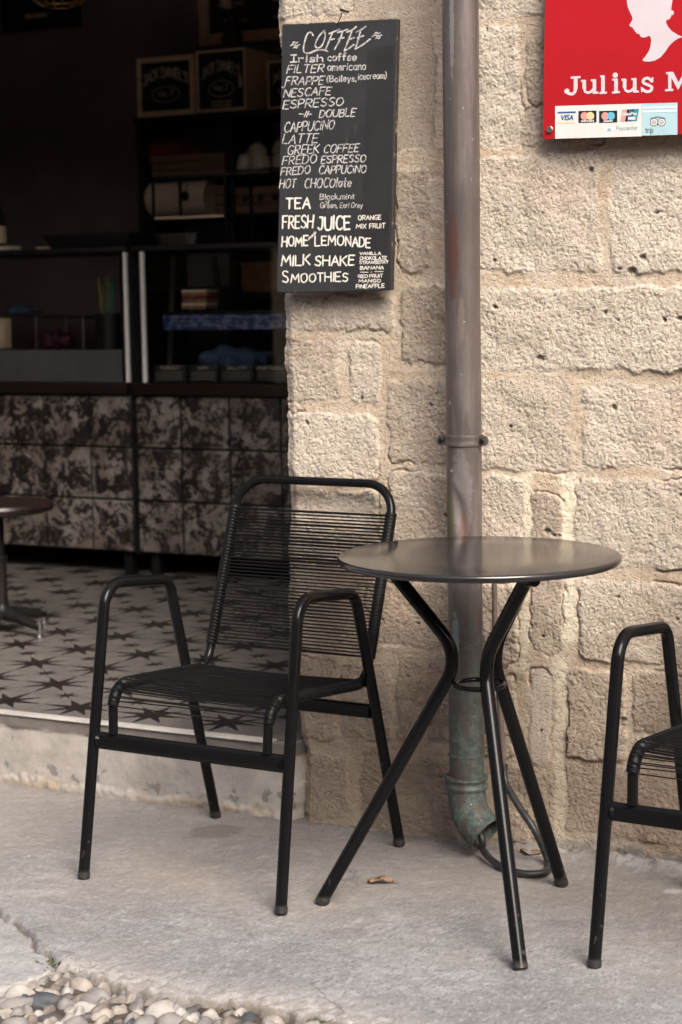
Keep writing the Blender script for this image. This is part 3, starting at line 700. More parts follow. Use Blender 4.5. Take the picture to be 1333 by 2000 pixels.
def make_pipe():
    t = thing('drainpipe', 'tall brown copper drainpipe with green lower end on the stone wall', 'drainpipe', (PX, PY, 0))
    n, seg = 260, 48; z0, z1 = .152, 2.65
    vs = np.zeros((n, seg, 3))
    Z = np.linspace(z0, z1, n)[:, None]; A = np.linspace(0, 2*np.pi, seg, endpoint=False)[None, :]
    rad = .0398+fbm(Z*3+A*0, A*0+Z*0, 12, 2)*.0016+0*A
    X_, Y_ = np.cos(A), np.sin(A)
    # dent below the clamp: a crease pushed in on the street side
    fx = X_*.04; fy = -Y_
    cr = np.exp(-((Z-.800+fx*1.1)/.050)**2)*np.exp(-((fx-.004)/.022)**2)*np.clip(fy, 0, 1)
    cr2 = np.exp(-((Z-.70)/.075)**2)*np.exp(-((fx-.014)/.016)**2)*np.clip(fy, 0, 1)
    ridge = np.exp(-((Z-.845+fx*1.5)/.014)**2)*np.exp(-((fx+.002)/.020)**2)*np.clip(fy, 0, 1)
    rad = rad-.0120*cr-.008*cr2+.0042*ridge
    vs[..., 0] = rad*X_; vs[..., 1] = rad*Y_; vs[..., 2] = Z+0*A
    mb = MB(); fs = []
    for i in range(n-1):
        for k in range(seg): fs.append((i*seg+k, i*seg+(k+1) % seg, (i+1)*seg+(k+1) % seg, (i+1)*seg+k))
    mb.add(vs.reshape(-1, 3).tolist(), fs); mb.build('pipe', 'copper', t, angle=60)
    # clamp with two bolted ears
    zc = on_y(900, 862, PY-.04).z
    cl = MB().lathe([(.0405, zc-.0125), (.0428, zc-.012), (.0436, zc-.008), (.0424, zc-.004), (.0424, zc+.004), (.0436, zc+.008), (.0428, zc+.012), (.0405, zc+.0125)], (0, 0, 0), 48).build('clamp', 'copper', t)
    for sx in (-1, 1):
        c = Vector((sx*.0490, -.012, zc))
        ear = []
        for k in range(16):
            a = 2*math.pi*k/16; ear.append(c+Vector((math.cos(a)*.0135, 0, math.sin(a)*.0125)))
        MB().prism(ear, (0, .006, 0)).build('ear', 'copper', cl)
        MB().lathe([(.0062, -.001), (.0062, .004), (.004, .0058)], (c.x+sx*.001, c.y, c.z), 6, axis='Y').build('bolt', 'darkmetal', cl)
    zb = .168
    MB().lathe([(.0398, .228), (.0418, .229), (.0418, .2335), (.0398, .2345)], (0, 0, 0), 48).build('seam', 'copper', t)
    MB().lathe([(.0402, zb-.016), (.0485, zb-.015), (.0495, zb-.010), (.0445, zb-.004), (.0445, zb+.002), (.0495, zb+.008), (.0485, zb+.013), (.0402, zb+.014)], (0, 0, 0), 48).build('collar', 'copper', t)
    mb = MB(); c = Vector((-.040, -.006, zb-.004)); mb.box(c, (.018, .006, .020), 0, .002); mb.build('collar_tab', 'copper', t)
    # outlet shoe, an open elbow kicked toward the right
    pa = spline([(0, 0, .168), (.002, -.004, .135), (.014, -.012, .098), (.040, -.020, .068), (.058, -.024, .055)], 7)
    rs = [.0425+.0015*math.sin(i*1.3)*0 + .0035*(i/(len(pa)-1)) for i in range(len(pa))]
    mb = MB().tube(pa, rs, 36, cap=False); mb.tube([p for p in pa], [r-.0025 for r in rs], 36, cap=False)
    k = len(pa)*36; L = (len(pa)-1)*36
    mb.f += [(L+i, L+(i+1) % 36, k+L+(i+1) % 36, k+L+i) for i in range(36)]; mb.mi += [0]*36
    sh = mb.build('outlet_shoe', 'copper', t, angle=60)
    return t
make_pipe()
# thin tube behind the pipe, running into a loop of hose
t = thing('drain_hose', 'black rubber hose looping out of the drainpipe mouth up to a thin brown tube', 'hose', (0, 0, 0))
p0, p1 = on_y(966, 1130, -.030), on_y(985, 1500, -.034)
MB().tube([Vector((p0.x, -.030, .67)), (p0.x, -.030, .50), (p1.x, -.034, p1.z)], .0062, 12).build('tube', 'conduit', t)
hp = [Vector((p1.x, -.034, p1.z+.01)), on_y(988, 1528, -.045), on_y(1012, 1572, -.075), on_y(1045, 1622, -.095), on_z(1070, 1680, .012), on_z(1066, 1703, .011), on_z(1020, 1706, .010), on_z(975, 1690, .011), on_z(945, 1662, .018), Vector((PX+.050, PY-.030, .045)), Vector((PX+.022, PY-.014, .085))]
MB().tube(spline(hp, 10), .0082, 12).build('hose', 'rubber', t)

# ================================================================ STROKE LETTERING
GL = {
'A': (.62, "0,0 .31,1 .62,0|.12,.38 .5,.38"), 'B': (.54, "0,0 0,1|~0,1 .4,.97 .45,.76 .35,.55 0,.53|~0,.53 .45,.5 .54,.27 .42,.04 0,0"),
'C': (.58, "~.58,.85 .4,1 .15,.9 .02,.5 .15,.1 .38,0 .58,.14"), 'D': (.58, "0,0 0,1|~0,1 .4,.93 .58,.5 .4,.07 0,0"),
'E': (.5, "0,0 0,1|0,1 .5,1|0,.52 .4,.52|0,0 .5,0"), 'F': (.5, "0,0 0,1|0,1 .5,1|0,.52 .4,.52"),
'G': (.62, "~.58,.85 .4,1 .15,.9 .02,.5 .15,.1 .4,0 .58,.15 .6,.42|.36,.42 .62,.42"), 'H': (.58, "0,0 0,1|.58,0 .58,1|0,.5 .58,.5"),
'I': (.08, ".04,0 .04,1"), 'J': (.44, "~.40,1 .39,.3 .3,.06 .14,0 .0,.16|.15,1 .44,1"), 'K': (.55, "0,0 0,1|.52,1 0,.45|.12,.56 .55,0"),
'L': (.48, "0,1 0,0 .48,0"), 'M': (.75, "0,0 .08,1 .37,.3 .67,1 .75,0"), 'N': (.6, "0,0 0,1 .6,0 .6,1"),
'O': (.64, "~.32,1 .08,.83 .01,.5 .1,.15 .32,0 .54,.15 .63,.5 .55,.85 .32,1"), 'P': (.5, "0,0 0,1|~0,1 .42,.96 .5,.74 .38,.5 0,.46"),
'Q': (.64, "~.32,1 .08,.83 .01,.5 .1,.15 .32,0 .54,.15 .63,.5 .55,.85 .32,1|.4,.2 .64,-.05"),
'R': (.54, "0,0 0,1|~0,1 .42,.96 .48,.74 .36,.52 0,.48|.2,.48 .54,0"), 'S': (.52, "~.5,.86 .3,1 .06,.88 .08,.62 .38,.44 .5,.22 .3,0 .0,.13"),
'T': (.56, "0,1 .56,1|.28,1 .28,0"), 'U': (.58, "~0,1 .01,.3 .12,.04 .3,0 .48,.06 .57,.3 .58,1"), 'V': (.58, "0,1 .29,0 .58,1"),
'W': (.8, "0,1 .2,0 .4,.7 .6,0 .8,1"), 'X': (.56, "0,1 .56,0|.56,1 0,0"), 'Y': (.56, "0,1 .28,.5|.56,1 .28,.5 .28,0"), '1': (.4, "0,1 .4,1|.2,1 .2,0|0,0 .4,0"),
'a': (.45, "~.42,.5 .25,.62 .05,.5 .02,.22 .18,0 .38,.15 .43,.4|.43,.6 .43,0"), 'b': (.43, "0,1 0,0|~0,.45 .2,.6 .42,.45 .42,.15 .2,0 0,.12"),
'c': (.42, "~.4,.5 .24,.62 .05,.5 .01,.25 .12,.04 .28,0 .42,.1"), 'e': (.42, "~.03,.32 .4,.34 .36,.56 .2,.62 .04,.45 .03,.15 .2,0 .4,.1"),
'd': (.45, "~.42,.5 .25,.62 .05,.5 .02,.22 .18,0 .38,.15 .43,.4|.43,1 .43,0"), 'f': (.36, "~.36,.9 .26,1 .15,.9 .14,.6 .14,0|0,.58 .32,.58"),
'g': (.43, "~.42,.5 .25,.62 .05,.5 .02,.22 .18,.05 .38,.2|~.43,.6 .43,-.1 .25,-.28 .03,-.2"), 'h': (.4, "0,1 0,0|~0,.42 .18,.6 .36,.52 .4,.3 .4,0"), 'i': (.1, ".05,.6 .05,0|.05,.80 .05,.87"),
'k': (.38, "0,1 0,0|.36,.6 0,.25|.1,.34 .38,0"), 'l': (.1, ".05,1 .05,0"), 'm': (.65, "0,.62 0,0|~0,.42 .15,.6 .29,.5 .32,0|~.32,.42 .47,.6 .62,.5 .65,0"),
'n': (.38, "0,.62 0,0|~0,.42 .18,.6 .35,.52 .38,0"), 'o': (.4, "~.2,.62 .03,.48 .02,.14 .2,0 .38,.14 .4,.45 .2,.62"), 'r': (.32, "0,.62 0,0|~0,.38 .12,.58 .32,.58"),
'p': (.42, "0,.62 0,-.3|~0,.45 .2,.6 .42,.45 .42,.15 .2,0 0,.12"), 's': (.34, "~.34,.52 .18,.62 .04,.5 .1,.35 .3,.25 .32,.08 .15,0 .0,.08"), 't': (.34, ".15,.95 .15,.08 .3,0|0,.62 .32,.62"),
'u': (.4, "~0,.62 .01,.15 .15,0 .34,.1 .39,.3|.4,.62 .4,0"), 'v': (.4, "0,.62 .2,0 .4,.62"), 'y': (.4, "0,.62 .2,.05|.4,.62 .12,-.28"),
'(': (.2, "~.2,1.05 .03,.7 .03,.2 .2,-.2"), ')': (.2, "~0,1.05 .17,.7 .17,.2 0,-.2"), ',': (.1, ".07,.08 .02,-.16"), '.': (.1, ".04,.0 .07,.06"), '-': (.3, "0,.45 .3,.45"), '/': (.3, "0,0 .3,1"),
'~': (.5, "~0,.4 .15,.6 .3,.5 .5,.65|~0,.15 .15,.35 .3,.25 .5,.4|~.1,-.05 .2,.1 .3,.05 .4,.12"), "'": (.1, ".06,1 .03,.78"), ' ': (.32, ""), '7': (.5, "0,1 .5,1 .2,0")}
def ribbon(mb, pts, wd, fn, rng, mi=0, wj=.14):
    n = len(pts)
    if n < 2: return
    ps = [Vector((p[0], p[1])) for p in pts]
    L = []; Rr = []
    for i in range(n):
        a = ps[max(i-1, 0)]; b = ps[min(i+1, n-1)]; d = (b-a); d = d.normalized() if d.length > 1e-9 else Vector((1, 0)); nn = Vector((-d.y, d.x))
        h = wd*.5*(1+rng.uniform(-wj, wj))
        p = ps[i]
        if i == 0: L.append(p-d*h*.75+nn*h*.45); Rr.append(p-d*h*.75-nn*h*.45)
        L.append(p+nn*h); Rr.append(p-nn*h)
        if i == n-1: L.append(p+d*h*.75+nn*h*.45); Rr.append(p+d*h*.75-nn*h*.45)
    m = len(L); mb.k = (getattr(mb, 'k', 0)+1) % 9; dz = Vector((0, -1.5e-5*mb.k, 0)); vs = [Vector(fn(q.x, q.y))+dz for q in L]+[Vector(fn(q.x, q.y))+dz for q in Rr]
    mb.add(vs, [(i, i+1, m+i+1, m+i) for i in range(m-1)], mi)
def spl2(pts, n=6):
    o = spline([Vector((p[0], p[1], 0)) for p in pts], n); return [(p.x, p.y) for p in o]
def dense(pts, n=4):
    out = []
    for a, b in zip(pts[:-1], pts[1:]):
        for k in range(n): out.append((a[0]+(b[0]-a[0])*k/n, a[1]+(b[1]-a[1])*k/n))
    out.append(pts[-1]); return out
def write(mb, text, x0, yb0, x1, yb1, cap, wd, fn, slant=.0, jit=.03, seed=1, mi=0, gap=.17, arc=None):
    rng = random.Random(hash_(text)+seed); tot = 0
    for ch in text: tot += GL[ch][0]+gap
    tot -= gap; k = (x1-x0)/tot; cur = 0
    for ch in text:
        gw, g = GL[ch]; sc = 1+rng.uniform(-jit, jit)*1.6; dy = rng.uniform(-jit, jit); sl = slant+rng.uniform(-jit, jit)*.7
        for st in [q for q in g.split('|') if q]:
            sm = st[0] == '~'; P = [tuple(float(v) for v in q.split(',')) for q in st.lstrip('~').split()]
            P = [(a+rng.uniform(-jit, jit)*.5, b*sc+dy+rng.uniform(-jit, jit)*.5) for a, b in P]
            P = spl2(P) if sm else dense(P)
            out = []
            for a, b in P:
                X = x0+(cur+a)*k+b*cap*sl; u = (cur+a)/tot; yb = yb0+(yb1-yb0)*u
                if arc: yb -= arc*4*u*(1-u)
                out.append((X, yb-b*cap))
            ribbon(mb, out, wd, fn, rng, mi)
        cur += gw+gap
def hash_(s): return sum((i+1)*ord(c) for i, c in enumerate(s)) % 9973

# ================================================================ CHALKBOARD
def chalk_mat():
    m, t, b = _nodes('chalkboard_black'); co = _co(t); b.inputs['Roughness'].default_value = .6
    n1 = _noise(t, co, 5, 5, .6); n2 = _noise(t, co, 70, 5, .7, (1, 1, .15)); n3 = _noise(t, co, 150, 3)
    c = _mix(t, _ramp(t, n1, .35, .65), (.0145, .0145, .016), (.024, .024, .0255))
    c = _mix(t, _math(t, 'MULTIPLY', _ramp(t, n2, .56, .72), .35), c, (.085, .082, .08))
    c = _mix(t, _math(t, 'MULTIPLY', _ramp(t, n3, .70, .74), .5), c, (.24, .22, .2))
    t.links.new(c, b.inputs['Base Color']); _bump(t, b, n2, .08, .002); return m
def make_board():
    YB = -.016
    F = lambda px, py: on_y(px, py, YB-.0005)
    t = thing('chalkboard', 'black hand-lettered drinks menu board hung at the doorway edge of the stone wall', 'menu board', on_y(660, 300, YB)[:])
    rel = Vector(t.location)
    def loc(fn): return lambda a, b: fn(a, b)-rel
    G = loc(F)
    MT['chalkboard'] = chalk_mat(); MT['patch'] = pm('board_unfaded', (.017, .016, .016), (.024, .022, .022), 8, rough=.5)
    MT['boardedge'] = pm('worn_board_edge', (.03, .025, .022), (.22, .16, .11), 34, .55, .68, rough=.8)
    out = [(551, 48), (556, 46.5), (580, 46), (620, 44), (652, 42.5), (656, 44.5), (660, 44), (664, 41.5), (700, 40), (740, 38), (770, 36.5), (776.5, 37), (776, 60), (774, 140), (771, 260), (768, 380), (766, 480), (764, 566), (740, 568), (690, 570), (640, 571), (590, 571.5), (548, 572), (542.5, 570), (541, 566), (543, 480), (545, 400), (546.5, 300), (548.5, 200), (550.5, 100)]
    poly = [on_y(a, b, YB)-rel for a, b in out]
    mb = MB(); n = len(poly); off = Vector((0, .016, 0))
    ctr = sum(poly, Vector())/n
    inner = [p+(ctr-p).normalized()*.0022 for p in poly]
    front = [p+Vector((0, -.0, 0)) for p in inner]; rim = [p+Vector((0, .002, 0)) for p in poly]; back = [p+off for p in poly]
    mb.v = [tuple(p) for p in front+rim+back]
    mb.f = [tuple(range(n))]+[(i, (i+1) % n, n+(i+1) % n, n+i) for i in range(n)]+[(n+i, n+(i+1) % n, 2*n+(i+1) % n, 2*n+i) for i in range(n)]+[tuple(range(3*n-1, 2*n-1, -1))]
    mb.mi = [0]+[1]*(2*n)+[1]
    mb.build('board', ['chalkboard', 'boardedge'], t, smooth=False)
    mb = MB(); Q = lambda a, b: on_y(a, b, YB-.0003)-rel
    mb.add([Q(*q) for q in ((719, 97), (768, 89), (766, 200), (763, 340), (760, 470), (757, 560), (700, 563), (703, 480), (709, 380), (711, 330), (716, 200))], [tuple(range(11))])
    mb.build('unfaded_strip', 'patch', t, smooth=False)
    mb = MB(); mb.tube([Q(669, 20)+Vector((0, .03, 0)), Q(669, 20)+Vector((0, -.008, 0))], .0028, 8)
    mb.tube([Q(669, 21), Q(668, 32)+Vector((0, -.003, 0)), Q(662, 43)+Vector((0, -.002, 0)), Q(660, 50)], .0012, 6); mb.build('nail', 'darkmetal', t)
    L = MB()
    Z1 = lambda a, b: (530+a/4.937, 20+b/4.937)
    Z2 = lambda a, b: (530+a/4.937, 300+b/4.937)
    rng = random.Random(2)
    def st(pts, wd, smooth=True, zf=Z1): ribbon(L, [zf(*p) for p in (spl2(pts) if smooth else dense(pts))], wd, G, rng)
    # heading
    st([(405,243),(388,216),(352,226),(325,300),(312,370),(326,410),(372,413),(430,388),(500,381),(548,396)], 3.0)
    st([(515,195),(462,250),(425,330),(447,364),(492,338),(520,260),(516,196)], 2.8)
    for q in ([(592,215),(562,290),(527,375)], [(558,226),(610,205),(662,184)], [(553,290),(612,274)], [(692,200),(660,290),(610,380)], [(638,216),(690,200),(740,184)], [(648,280),(702,264)],
              [(778,200),(745,290),(706,392)], [(728,212),(780,190),(822,158)], [(742,286),(802,264)], [(704,392),(752,366),(800,330)], [(862,203),(838,290),(812,372)], [(820,212),(870,186),(917,154)], [(832,266),(892,246)], [(810,373),(880,335),(957,276)]):
        st(q, 2.9)
    for (cx, cy) in ((228, 335), (1020, 244)):
        for (dx, dy, ww) in ((5, -22, 26), (2, 2, 46), (8, 24, 20)): st([(cx-ww+dx, cy+dy+6), (cx-ww*.4+dx, cy+dy-7), (cx+ww*.3+dx, cy+dy+4), (cx+ww+dx, cy+dy-6)], 2.3)
    def T(text, x0, b0, x1, b1, cap, wd, zf, slant=.2, jit=.035):
        wd = wd*.76; p, q = zf(x0, b0), zf(x1, b1); write(L, text, p[0], p[1], q[0]-slant*cap/4.937*.6, q[1], cap/4.937, wd, G, slant, jit)
    for a in (("1rish",188,502,500,496,68,3.7,Z1,.04),("coffee",545,487,822,482,68,3.2,Z1,.04),("FILTER",150,606,512,596,74,2.9,Z1,.25),("americano",546,583,912,574,72,2.5,Z1,.05),
              ("FRAPPE",135,722,512,716,80,2.9,Z1,.25),("(Baileys,",536,692,822,685,60,2.5,Z1,.05),("icecream)",838,668,1112,655,62,2.3,Z1,.05),("NESCAFE",120,838,580,815,78,2.9,Z1,.25),("ESPRESSO",112,952,700,915,80,3.0,Z1,.2),
              ("DOUBLE",465,1034,815,1020,72,2.9,Z1,.2),("CAPPUCiNO",124,1178,612,1145,92,2.7,Z1,.18),("LATTE",105,1287,455,1275,88,2.7,Z1,.25),("GREEK",155,1394,465,1376,86,2.9,Z1,.18),("COFFEE",505,1378,852,1364,80,2.6,Z1,.25),
              ("FREDO",105,112,440,92,82,2.5,Z2,.2),("ESPRESSO",480,96,916,78,72,2.9,Z2,.18),("FREDO",92,214,378,194,76,2.8,Z2,.15),("CAPPUCiNO",460,196,918,184,76,2.8,Z2,.15),("HOT",80,334,242,326,84,2.6,Z2,.15),("CHOCOlate",320,332,776,318,88,2.8,Z2,.15),
              ("Black,",470,443,660,440,56,2.1,Z2,.05),("mint",668,440,806,436,56,2.1,Z2,.05),("or",528,480,572,477,44,1.8,Z2,.05),("Green,",474,524,640,522,52,1.9,Z2,.05),("Earl",664,522,752,522,50,1.7,Z2,.1),("Grey",770,522,882,522,50,1.7,Z2,.1)): T(*a)
    for q in ([(272, 1000), (312, 1003)], [(345, 975), (318, 1030)], [(365, 975), (340, 1028)], [(352, 1004), (390, 1002)]): st(q, 2.3)
    st([(105,738),(120,750),(135,725)], 1.6)
    B = MB(); L2 = L; L = B
    for a in (("TEA",145,527,378,523,102,4.3,Z2,.03),("FRESH",110,722,404,716,112,3.9,Z2,.06),("JUICE",452,732,760,726,118,4.8,Z2,.02),("ORANGE",840,640,1060,634,44,2.1,Z2,.03),("MIX",820,722,916,720,42,2.1,Z2,.03),("FRUIT",948,720,1100,718,44,2.1,Z2,.03),
              ("HOME",104,896,356,888,92,3.7,Z2,.03),("LEMO",424,888,700,888,92,3.6,Z2,.03),("NADE",718,893,958,904,94,3.6,Z2,.03),("MILK",100,1082,376,1074,102,3.7,Z2,.03),("SHAKE",424,1078,802,1078,94,3.8,Z2,.03),("VANILLA",855,976,1058,974,27,1.9,Z2,.03),("CHOKOLATE",855,1022,1116,1022,30,1.8,Z2,.03),
              ("STRAWBERRY",852,1064,1130,1060,30,1.7,Z2,.03),("BANANA",860,1117,1086,1115,32,1.9,Z2,.03),("RED",840,1196,932,1195,28,1.8,Z2,.03),("FRUIT",950,1195,1076,1193,30,1.8,Z2,.03),("MANGO",846,1242,1056,1240,28,1.9,Z2,.03),("PINEAPPLE",820,1300,1092,1290,36,1.9,Z2,.06),
              ("S",112,1246,168,1246,108,3.5,Z2,0),("MOOTHIES",192,1246,740,1232,84,3.3,Z2,.02)): T(*a, jit=.045)
    p, q = Z2(362, 836), Z2(432, 772); write(L, 'made', p[0], p[1], q[0], q[1], 7.0, 1.1, G, 0, .03)
    for q in ([(862, 1143), (938, 1144)], [(964, 1142), (972, 1142)], [(1000, 1138), (1080, 1137)]): st(q, 1.4, True, Z2)
    L2.build('lettering', 'letter', t, smooth=False); B.build('lettering', 'chalk_bold', t, smooth=False)
make_board()

# ================================================================ RED SIGN
def make_sign():
    YS = -.012
    c0 = on_y(1200, 100, YS)
    t = thing('cafe_sign', 'red metal wall sign with a white head profile and card payment stickers', 'sign', c0[:])
    Q = lambda a, b, d=0: on_y(a, b, YS-d)-c0
    MT['signred'] = pm('sign_red', (.41, .009, .015), (.37, .008, .013), 3, rough=.33)
    tl, tr, br, bl = Q(1069, -300), Q(1640, -322), Q(1630, 251), Q(1060.5, 272.5)
    mb = MB(); cc = (tl+tr+br+bl)/4; pl = fillet([tl.lerp(tr, .5), tr, br, bl, tl, tl.lerp(tr, .5)], .006, 5)[:-1]
    inn = [p+(cc-p).normalized()*.0012+Vector((0, -.0, 0)) for p in pl]; n = len(pl)
    mb.v = [tuple(p) for p in inn+[p+Vector((0, .0012, 0)) for p in pl]+[p+Vector((0, .006, 0)) for p in pl]]
    mb.f = [tuple(range(n))]+[(k*n+i, k*n+(i+1) % n, (k+1)*n+(i+1) % n, (k+1)*n+i) for k in (0, 1) for i in range(n)]+[tuple(range(3*n-1, 2*n-1, -1))]; mb.mi = [0]*len(mb.f)
    mb.build('panel', 'signred', t, smooth=False)
    Z = lambda a, b: (1030+a/4.4, b/4.4)
    P = lambda a, b, d=.0006: Q(*Z(a, b), d)
    head = [(880,-130),(862,-60),(857,15),(866,65),(886,110),(903,145),(905,170),(888,198),(876,219),(894,232),(913,239),(908,250),(926,257),(921,268),(941,279),(937,290),(955,288),(967,298),(975,314),(990,324),(1020,321),(1045,308),(1061,318),(1066,350),(1060,400),(1045,440),(1020,480),(991,514),(1000,527),(1050,530),(1100,520),(1150,490),(1190,440),(1220,395),(1260,355),(1300,330),(1340,318),(1292,298),(1242,265),(1212,230),(1193,192),(1198,167),(1214,171),(1234,152),(1238,132),(1257,126),(1263,106),(1251,87),(1241,94),(1238,70),(1250,0),(1258,-80),(1230,-170),(1150,-210),(1040,-215),(940,-190)]
    mb = MB(); mb.add([P(*q) for q in head], [tuple(range(len(head)))]); mb.build('head_emblem', 'signwhite', t, smooth=False)
    rng = random.Random(1); L = MB(); fn = lambda a, b: P(a, b)
    def s(pts, wd, sm=True): ribbon(L, spl2(pts) if sm else dense(pts), wd, fn, rng, 0, 0)
    def dk(): L.k = (getattr(L, 'k', 0)+1) % 9; return .0006+1.5e-5*L.k
    def dot(c, r): d_ = dk(); L.add([P(c[0]+r*math.cos(2*math.pi*k/20), c[1]+r*math.sin(2*math.pi*k/20), d_) for k in range(20)], [tuple(range(20))])
    def blk(pts): d_ = dk(); L.add([P(*p, d_) for p in pts], [tuple(range(len(pts)))])
    def serif(x0, y0, x1, y1, h=17): blk([(x0, y0-h/2), (x1, y1-h/2), (x1, y1+h/2), (x0, y0+h/2)])
    def stem(x, y0, y1, wd=32): blk([(x-wd/2, y0), (x+wd/2, y0), (x+wd/2, y1), (x-wd/2, y1)])
    stem(417, 660, 768, 34); s([(417,755),(410,788),(385,808),(350,800)], 26); dot((342, 784), 23); serif(374, 668, 459, 663, 20)
    for dx, dy in ((0, 0), (347, -10)):
        stem(491+dx, 688+dy, 766+dy, 31); s([(491+dx,758+dy),(500+dx,786+dy),(525+dx,796+dy),(552+dx,786+dy),(572+dx,762+dy)], 22); stem(578+dx, 684+dy, 806+dy, 31); serif(463+dx, 696+dy, 500+dx, 694+dy, 18); serif(548+dx, 691+dy, 590+dx, 689+dy, 18); serif(570+dx, 798+dy, 613+dx, 796+dy, 18)
    stem(652, 650, 804, 32); serif(628, 656, 660, 654, 18); serif(622, 800, 686, 796, 18)
    stem(764, 676, 796, 32); dot((758, 646), 23); serif(731, 685, 772, 682, 18); serif(728, 796, 797, 791, 18)
    s([(1074,700),(1040,672),(1003,684),(1000,712),(1040,730),(1072,752),(1058,782),(1020,786),(988,762)], 25); stem(1078, 664, 704, 14); stem(986, 748, 792, 14)
    stem(1226, 622, 778, 28); stem(1392, 614, 772, 32); blk([(1212,618),(1256,618),(1318,740),(1296,772)]); blk([(1296,772),(1284,740),(1352,612),(1388,612)]); serif(1194, 629, 1240, 626, 19); serif(1186, 776, 1256, 772, 19); serif(1370, 620, 1424, 617, 19); serif(1352, 770, 1424, 766, 19)
    L.build('lettering', 'signwhite', t, smooth=False)
    # payment stickers
    C = {k: flat('print_'+k, c, .35) for k, c in dict(white=(.66,.65,.62), sky=(.40,.58,.62), blue=(.035,.10,.25), black=(.02,.02,.022), coral=(.78,.30,.26), sand=(.80,.58,.32), cyan=(.13,.45,.58), teal=(.03,.26,.32), grey=(.32,.42,.45), line=(.13,.13,.13), pale=(.66,.80,.82)).items()}
    names = list(C); cid = {k: i for i, k in enumerate(names)}
    def rect(mb, x0, y0, x1, y1, col, d): k = -.028; mb.add([P(x0, y0, d), P(x1, y0+k*(x1-x0), d), P(x1, y1+k*(x1-x0), d), P(x0, y1, d)], [(0, 1, 2, 3)], cid[col])
    def disc(mb, cx, cy, r, col, d, n=24): mb.add([P(cx+r*math.cos(2*math.pi*k/n), cy+r*math.sin(2*math.pi*k/n), d) for k in range(n)], [tuple(range(n))], cid[col])
    mb = MB(); M_ = [C[k] for k in names]
    rect(mb, 241, 911, 984, 1192, 'white', .0008); rect(mb, 262, 961, 418, 975, 'blue', .0012); rect(mb, 262, 1052, 412, 1062, 'sand', .0012)
    write(mb, 'VISA', 290, 1032, 392, 1028, 40, 9, lambda a, b: P(a, b, .0012), .18, 0, mi=cid['blue'])
    for x, c2, wdn in ((441, 'sand', 'mastercard'), (619, 'cyan', 'maestro')):
        rect(mb, x, 954, x+155, 1056, 'black', .0012); disc(mb, x+53, 998, 34, 'coral', .0015); disc(mb, x+102, 996, 34, c2, .0017)
        write(mb, wdn, x+24 if c2 == 'sand' else x+40, 1047, x+132 if c2 == 'sand' else x+116, 1044, 16, 4.5, lambda a, b: P(a, b, .0015), 0, 0, mi=cid['white'])
    for x0, c2 in ((0, 'coral'), (42, 'blue'), (88, 'teal')):
        mb.add([P(818+x0, 942-x0*.05, .0012), P(874+x0, 940-x0*.05, .0012), P(856+x0, 1044-x0*.05, .0012), P(800+x0, 1046-x0*.05, .0012)], [(0, 1, 2, 3)], cid[c2])
    write(mb, 'UnionPay', 822, 992, 940, 986, 24, 6, lambda a, b: P(a, b, .0015), .1, 0, mi=cid['white']); rect(mb, 868, 1004, 930, 1030, 'white', .0015)
    rect(mb, 678, 1096, 760, 1126, 'pale', .0012); rect(mb, 690, 1102, 720, 1122, 'grey', .0015)
    write(mb, 'Paycenter', 766, 1118, 952, 1112, 34, 5, lambda a, b: P(a, b, .0012), .05, 0, mi=cid['grey'])
    mb.build('payment_sticker', M_, t, smooth=False)
    mb = MB(); rect(mb, 985, 890, 1292, 1166, 'sky', .0008); rect(mb, 990, 918, 1288, 936, 'pale', .0012); rect(mb, 990, 950, 1288, 968, 'pale', .0012)
    for x in (1090, 1156): disc(mb, x, 1050, 34, 'line', .0012); disc(mb, x, 1050, 29, 'white', .0014); disc(mb, x, 1050, 17, 'line', .0016); disc(mb, x, 1050, 13, 'white', .0018); disc(mb, x, 1050, 5, 'line', .002)
    rr = random.Random(3); ribbon(mb, spl2([(1062,1020),(1085,1010),(1124,1004),(1162,1010),(1188,1018)]), 6, lambda a, b: P(a, b, .0022), rr, cid['line']); mb.add([P(1113, 1055, .0013), P(1135, 1055, .0013), P(1124, 1078, .0013)], [(0, 1, 2)], cid['line'])
    write(mb, 'trip', 1018, 1140, 1080, 1138, 44, 6, lambda a, b: P(a, b, .0012), 0, 0, mi=cid['line']); mb.build('travel_sticker', M_, t, smooth=False)
    c = P(198, 1112); MB().lathe([(.0068, .0), (.0068, -.003), (.0058, -.0042)] if 0 else [(.0072, .001), (.0072, .004), (.0060, .0052)], (c.x, c.y, c.z), 24, axis='Y').build('cap_screw', 'steel', t)
    MB().tube([c+Vector((0, .002, 0)), c+Vector((0, .05, 0))], .004, 10).build('standoff', 'steel', t)
make_sign()

# ================================================================ INSIDE THE CAFE
def pxbox(mb, x0, y0, x1, y1, Y, depth, bev=0, mi=0, rel=Vector()):
    xc, yc = (x0+x1)/2, (y0+y1)/2
    a = Vector((on_y(x0, yc, Y).x, Y, on_y(xc, y1, Y).z)); b = Vector((on_y(x1, yc, Y).x, Y+depth, on_y(xc, y0, Y).z))
    return mb.box2(a-rel, b-rel, bev, mi)
def marble():
    m, t, b = _nodes('marbled_tile'); co = _co(t)
    n = _noise(t, co, 12, 7, .70, None, .7); n2 = _noise(t, co, 52, 5, .7, None, .8); n3 = _noise(t, co, 5, 4)
    v = _math(t, 'ADD', _math(t, 'MULTIPLY', n, .62), _math(t, 'MULTIPLY', n2, .38))
    c = _mix(t, _ramp(t, v, .47, .545), (.016, .012, .012), _mix(t, _ramp(t, n3, .42, .58), (.235, .21, .185), (.15, .122, .105)))
    c = _mix(t, _math(t, 'MULTIPLY', _ramp(t, n2, .56, .66), .55), c, (.12, .075, .06))
    t.links.new(c, b.inputs['Base Color']); b.inputs['Roughness'].default_value = .38; return m
MT['marble'] = marble()
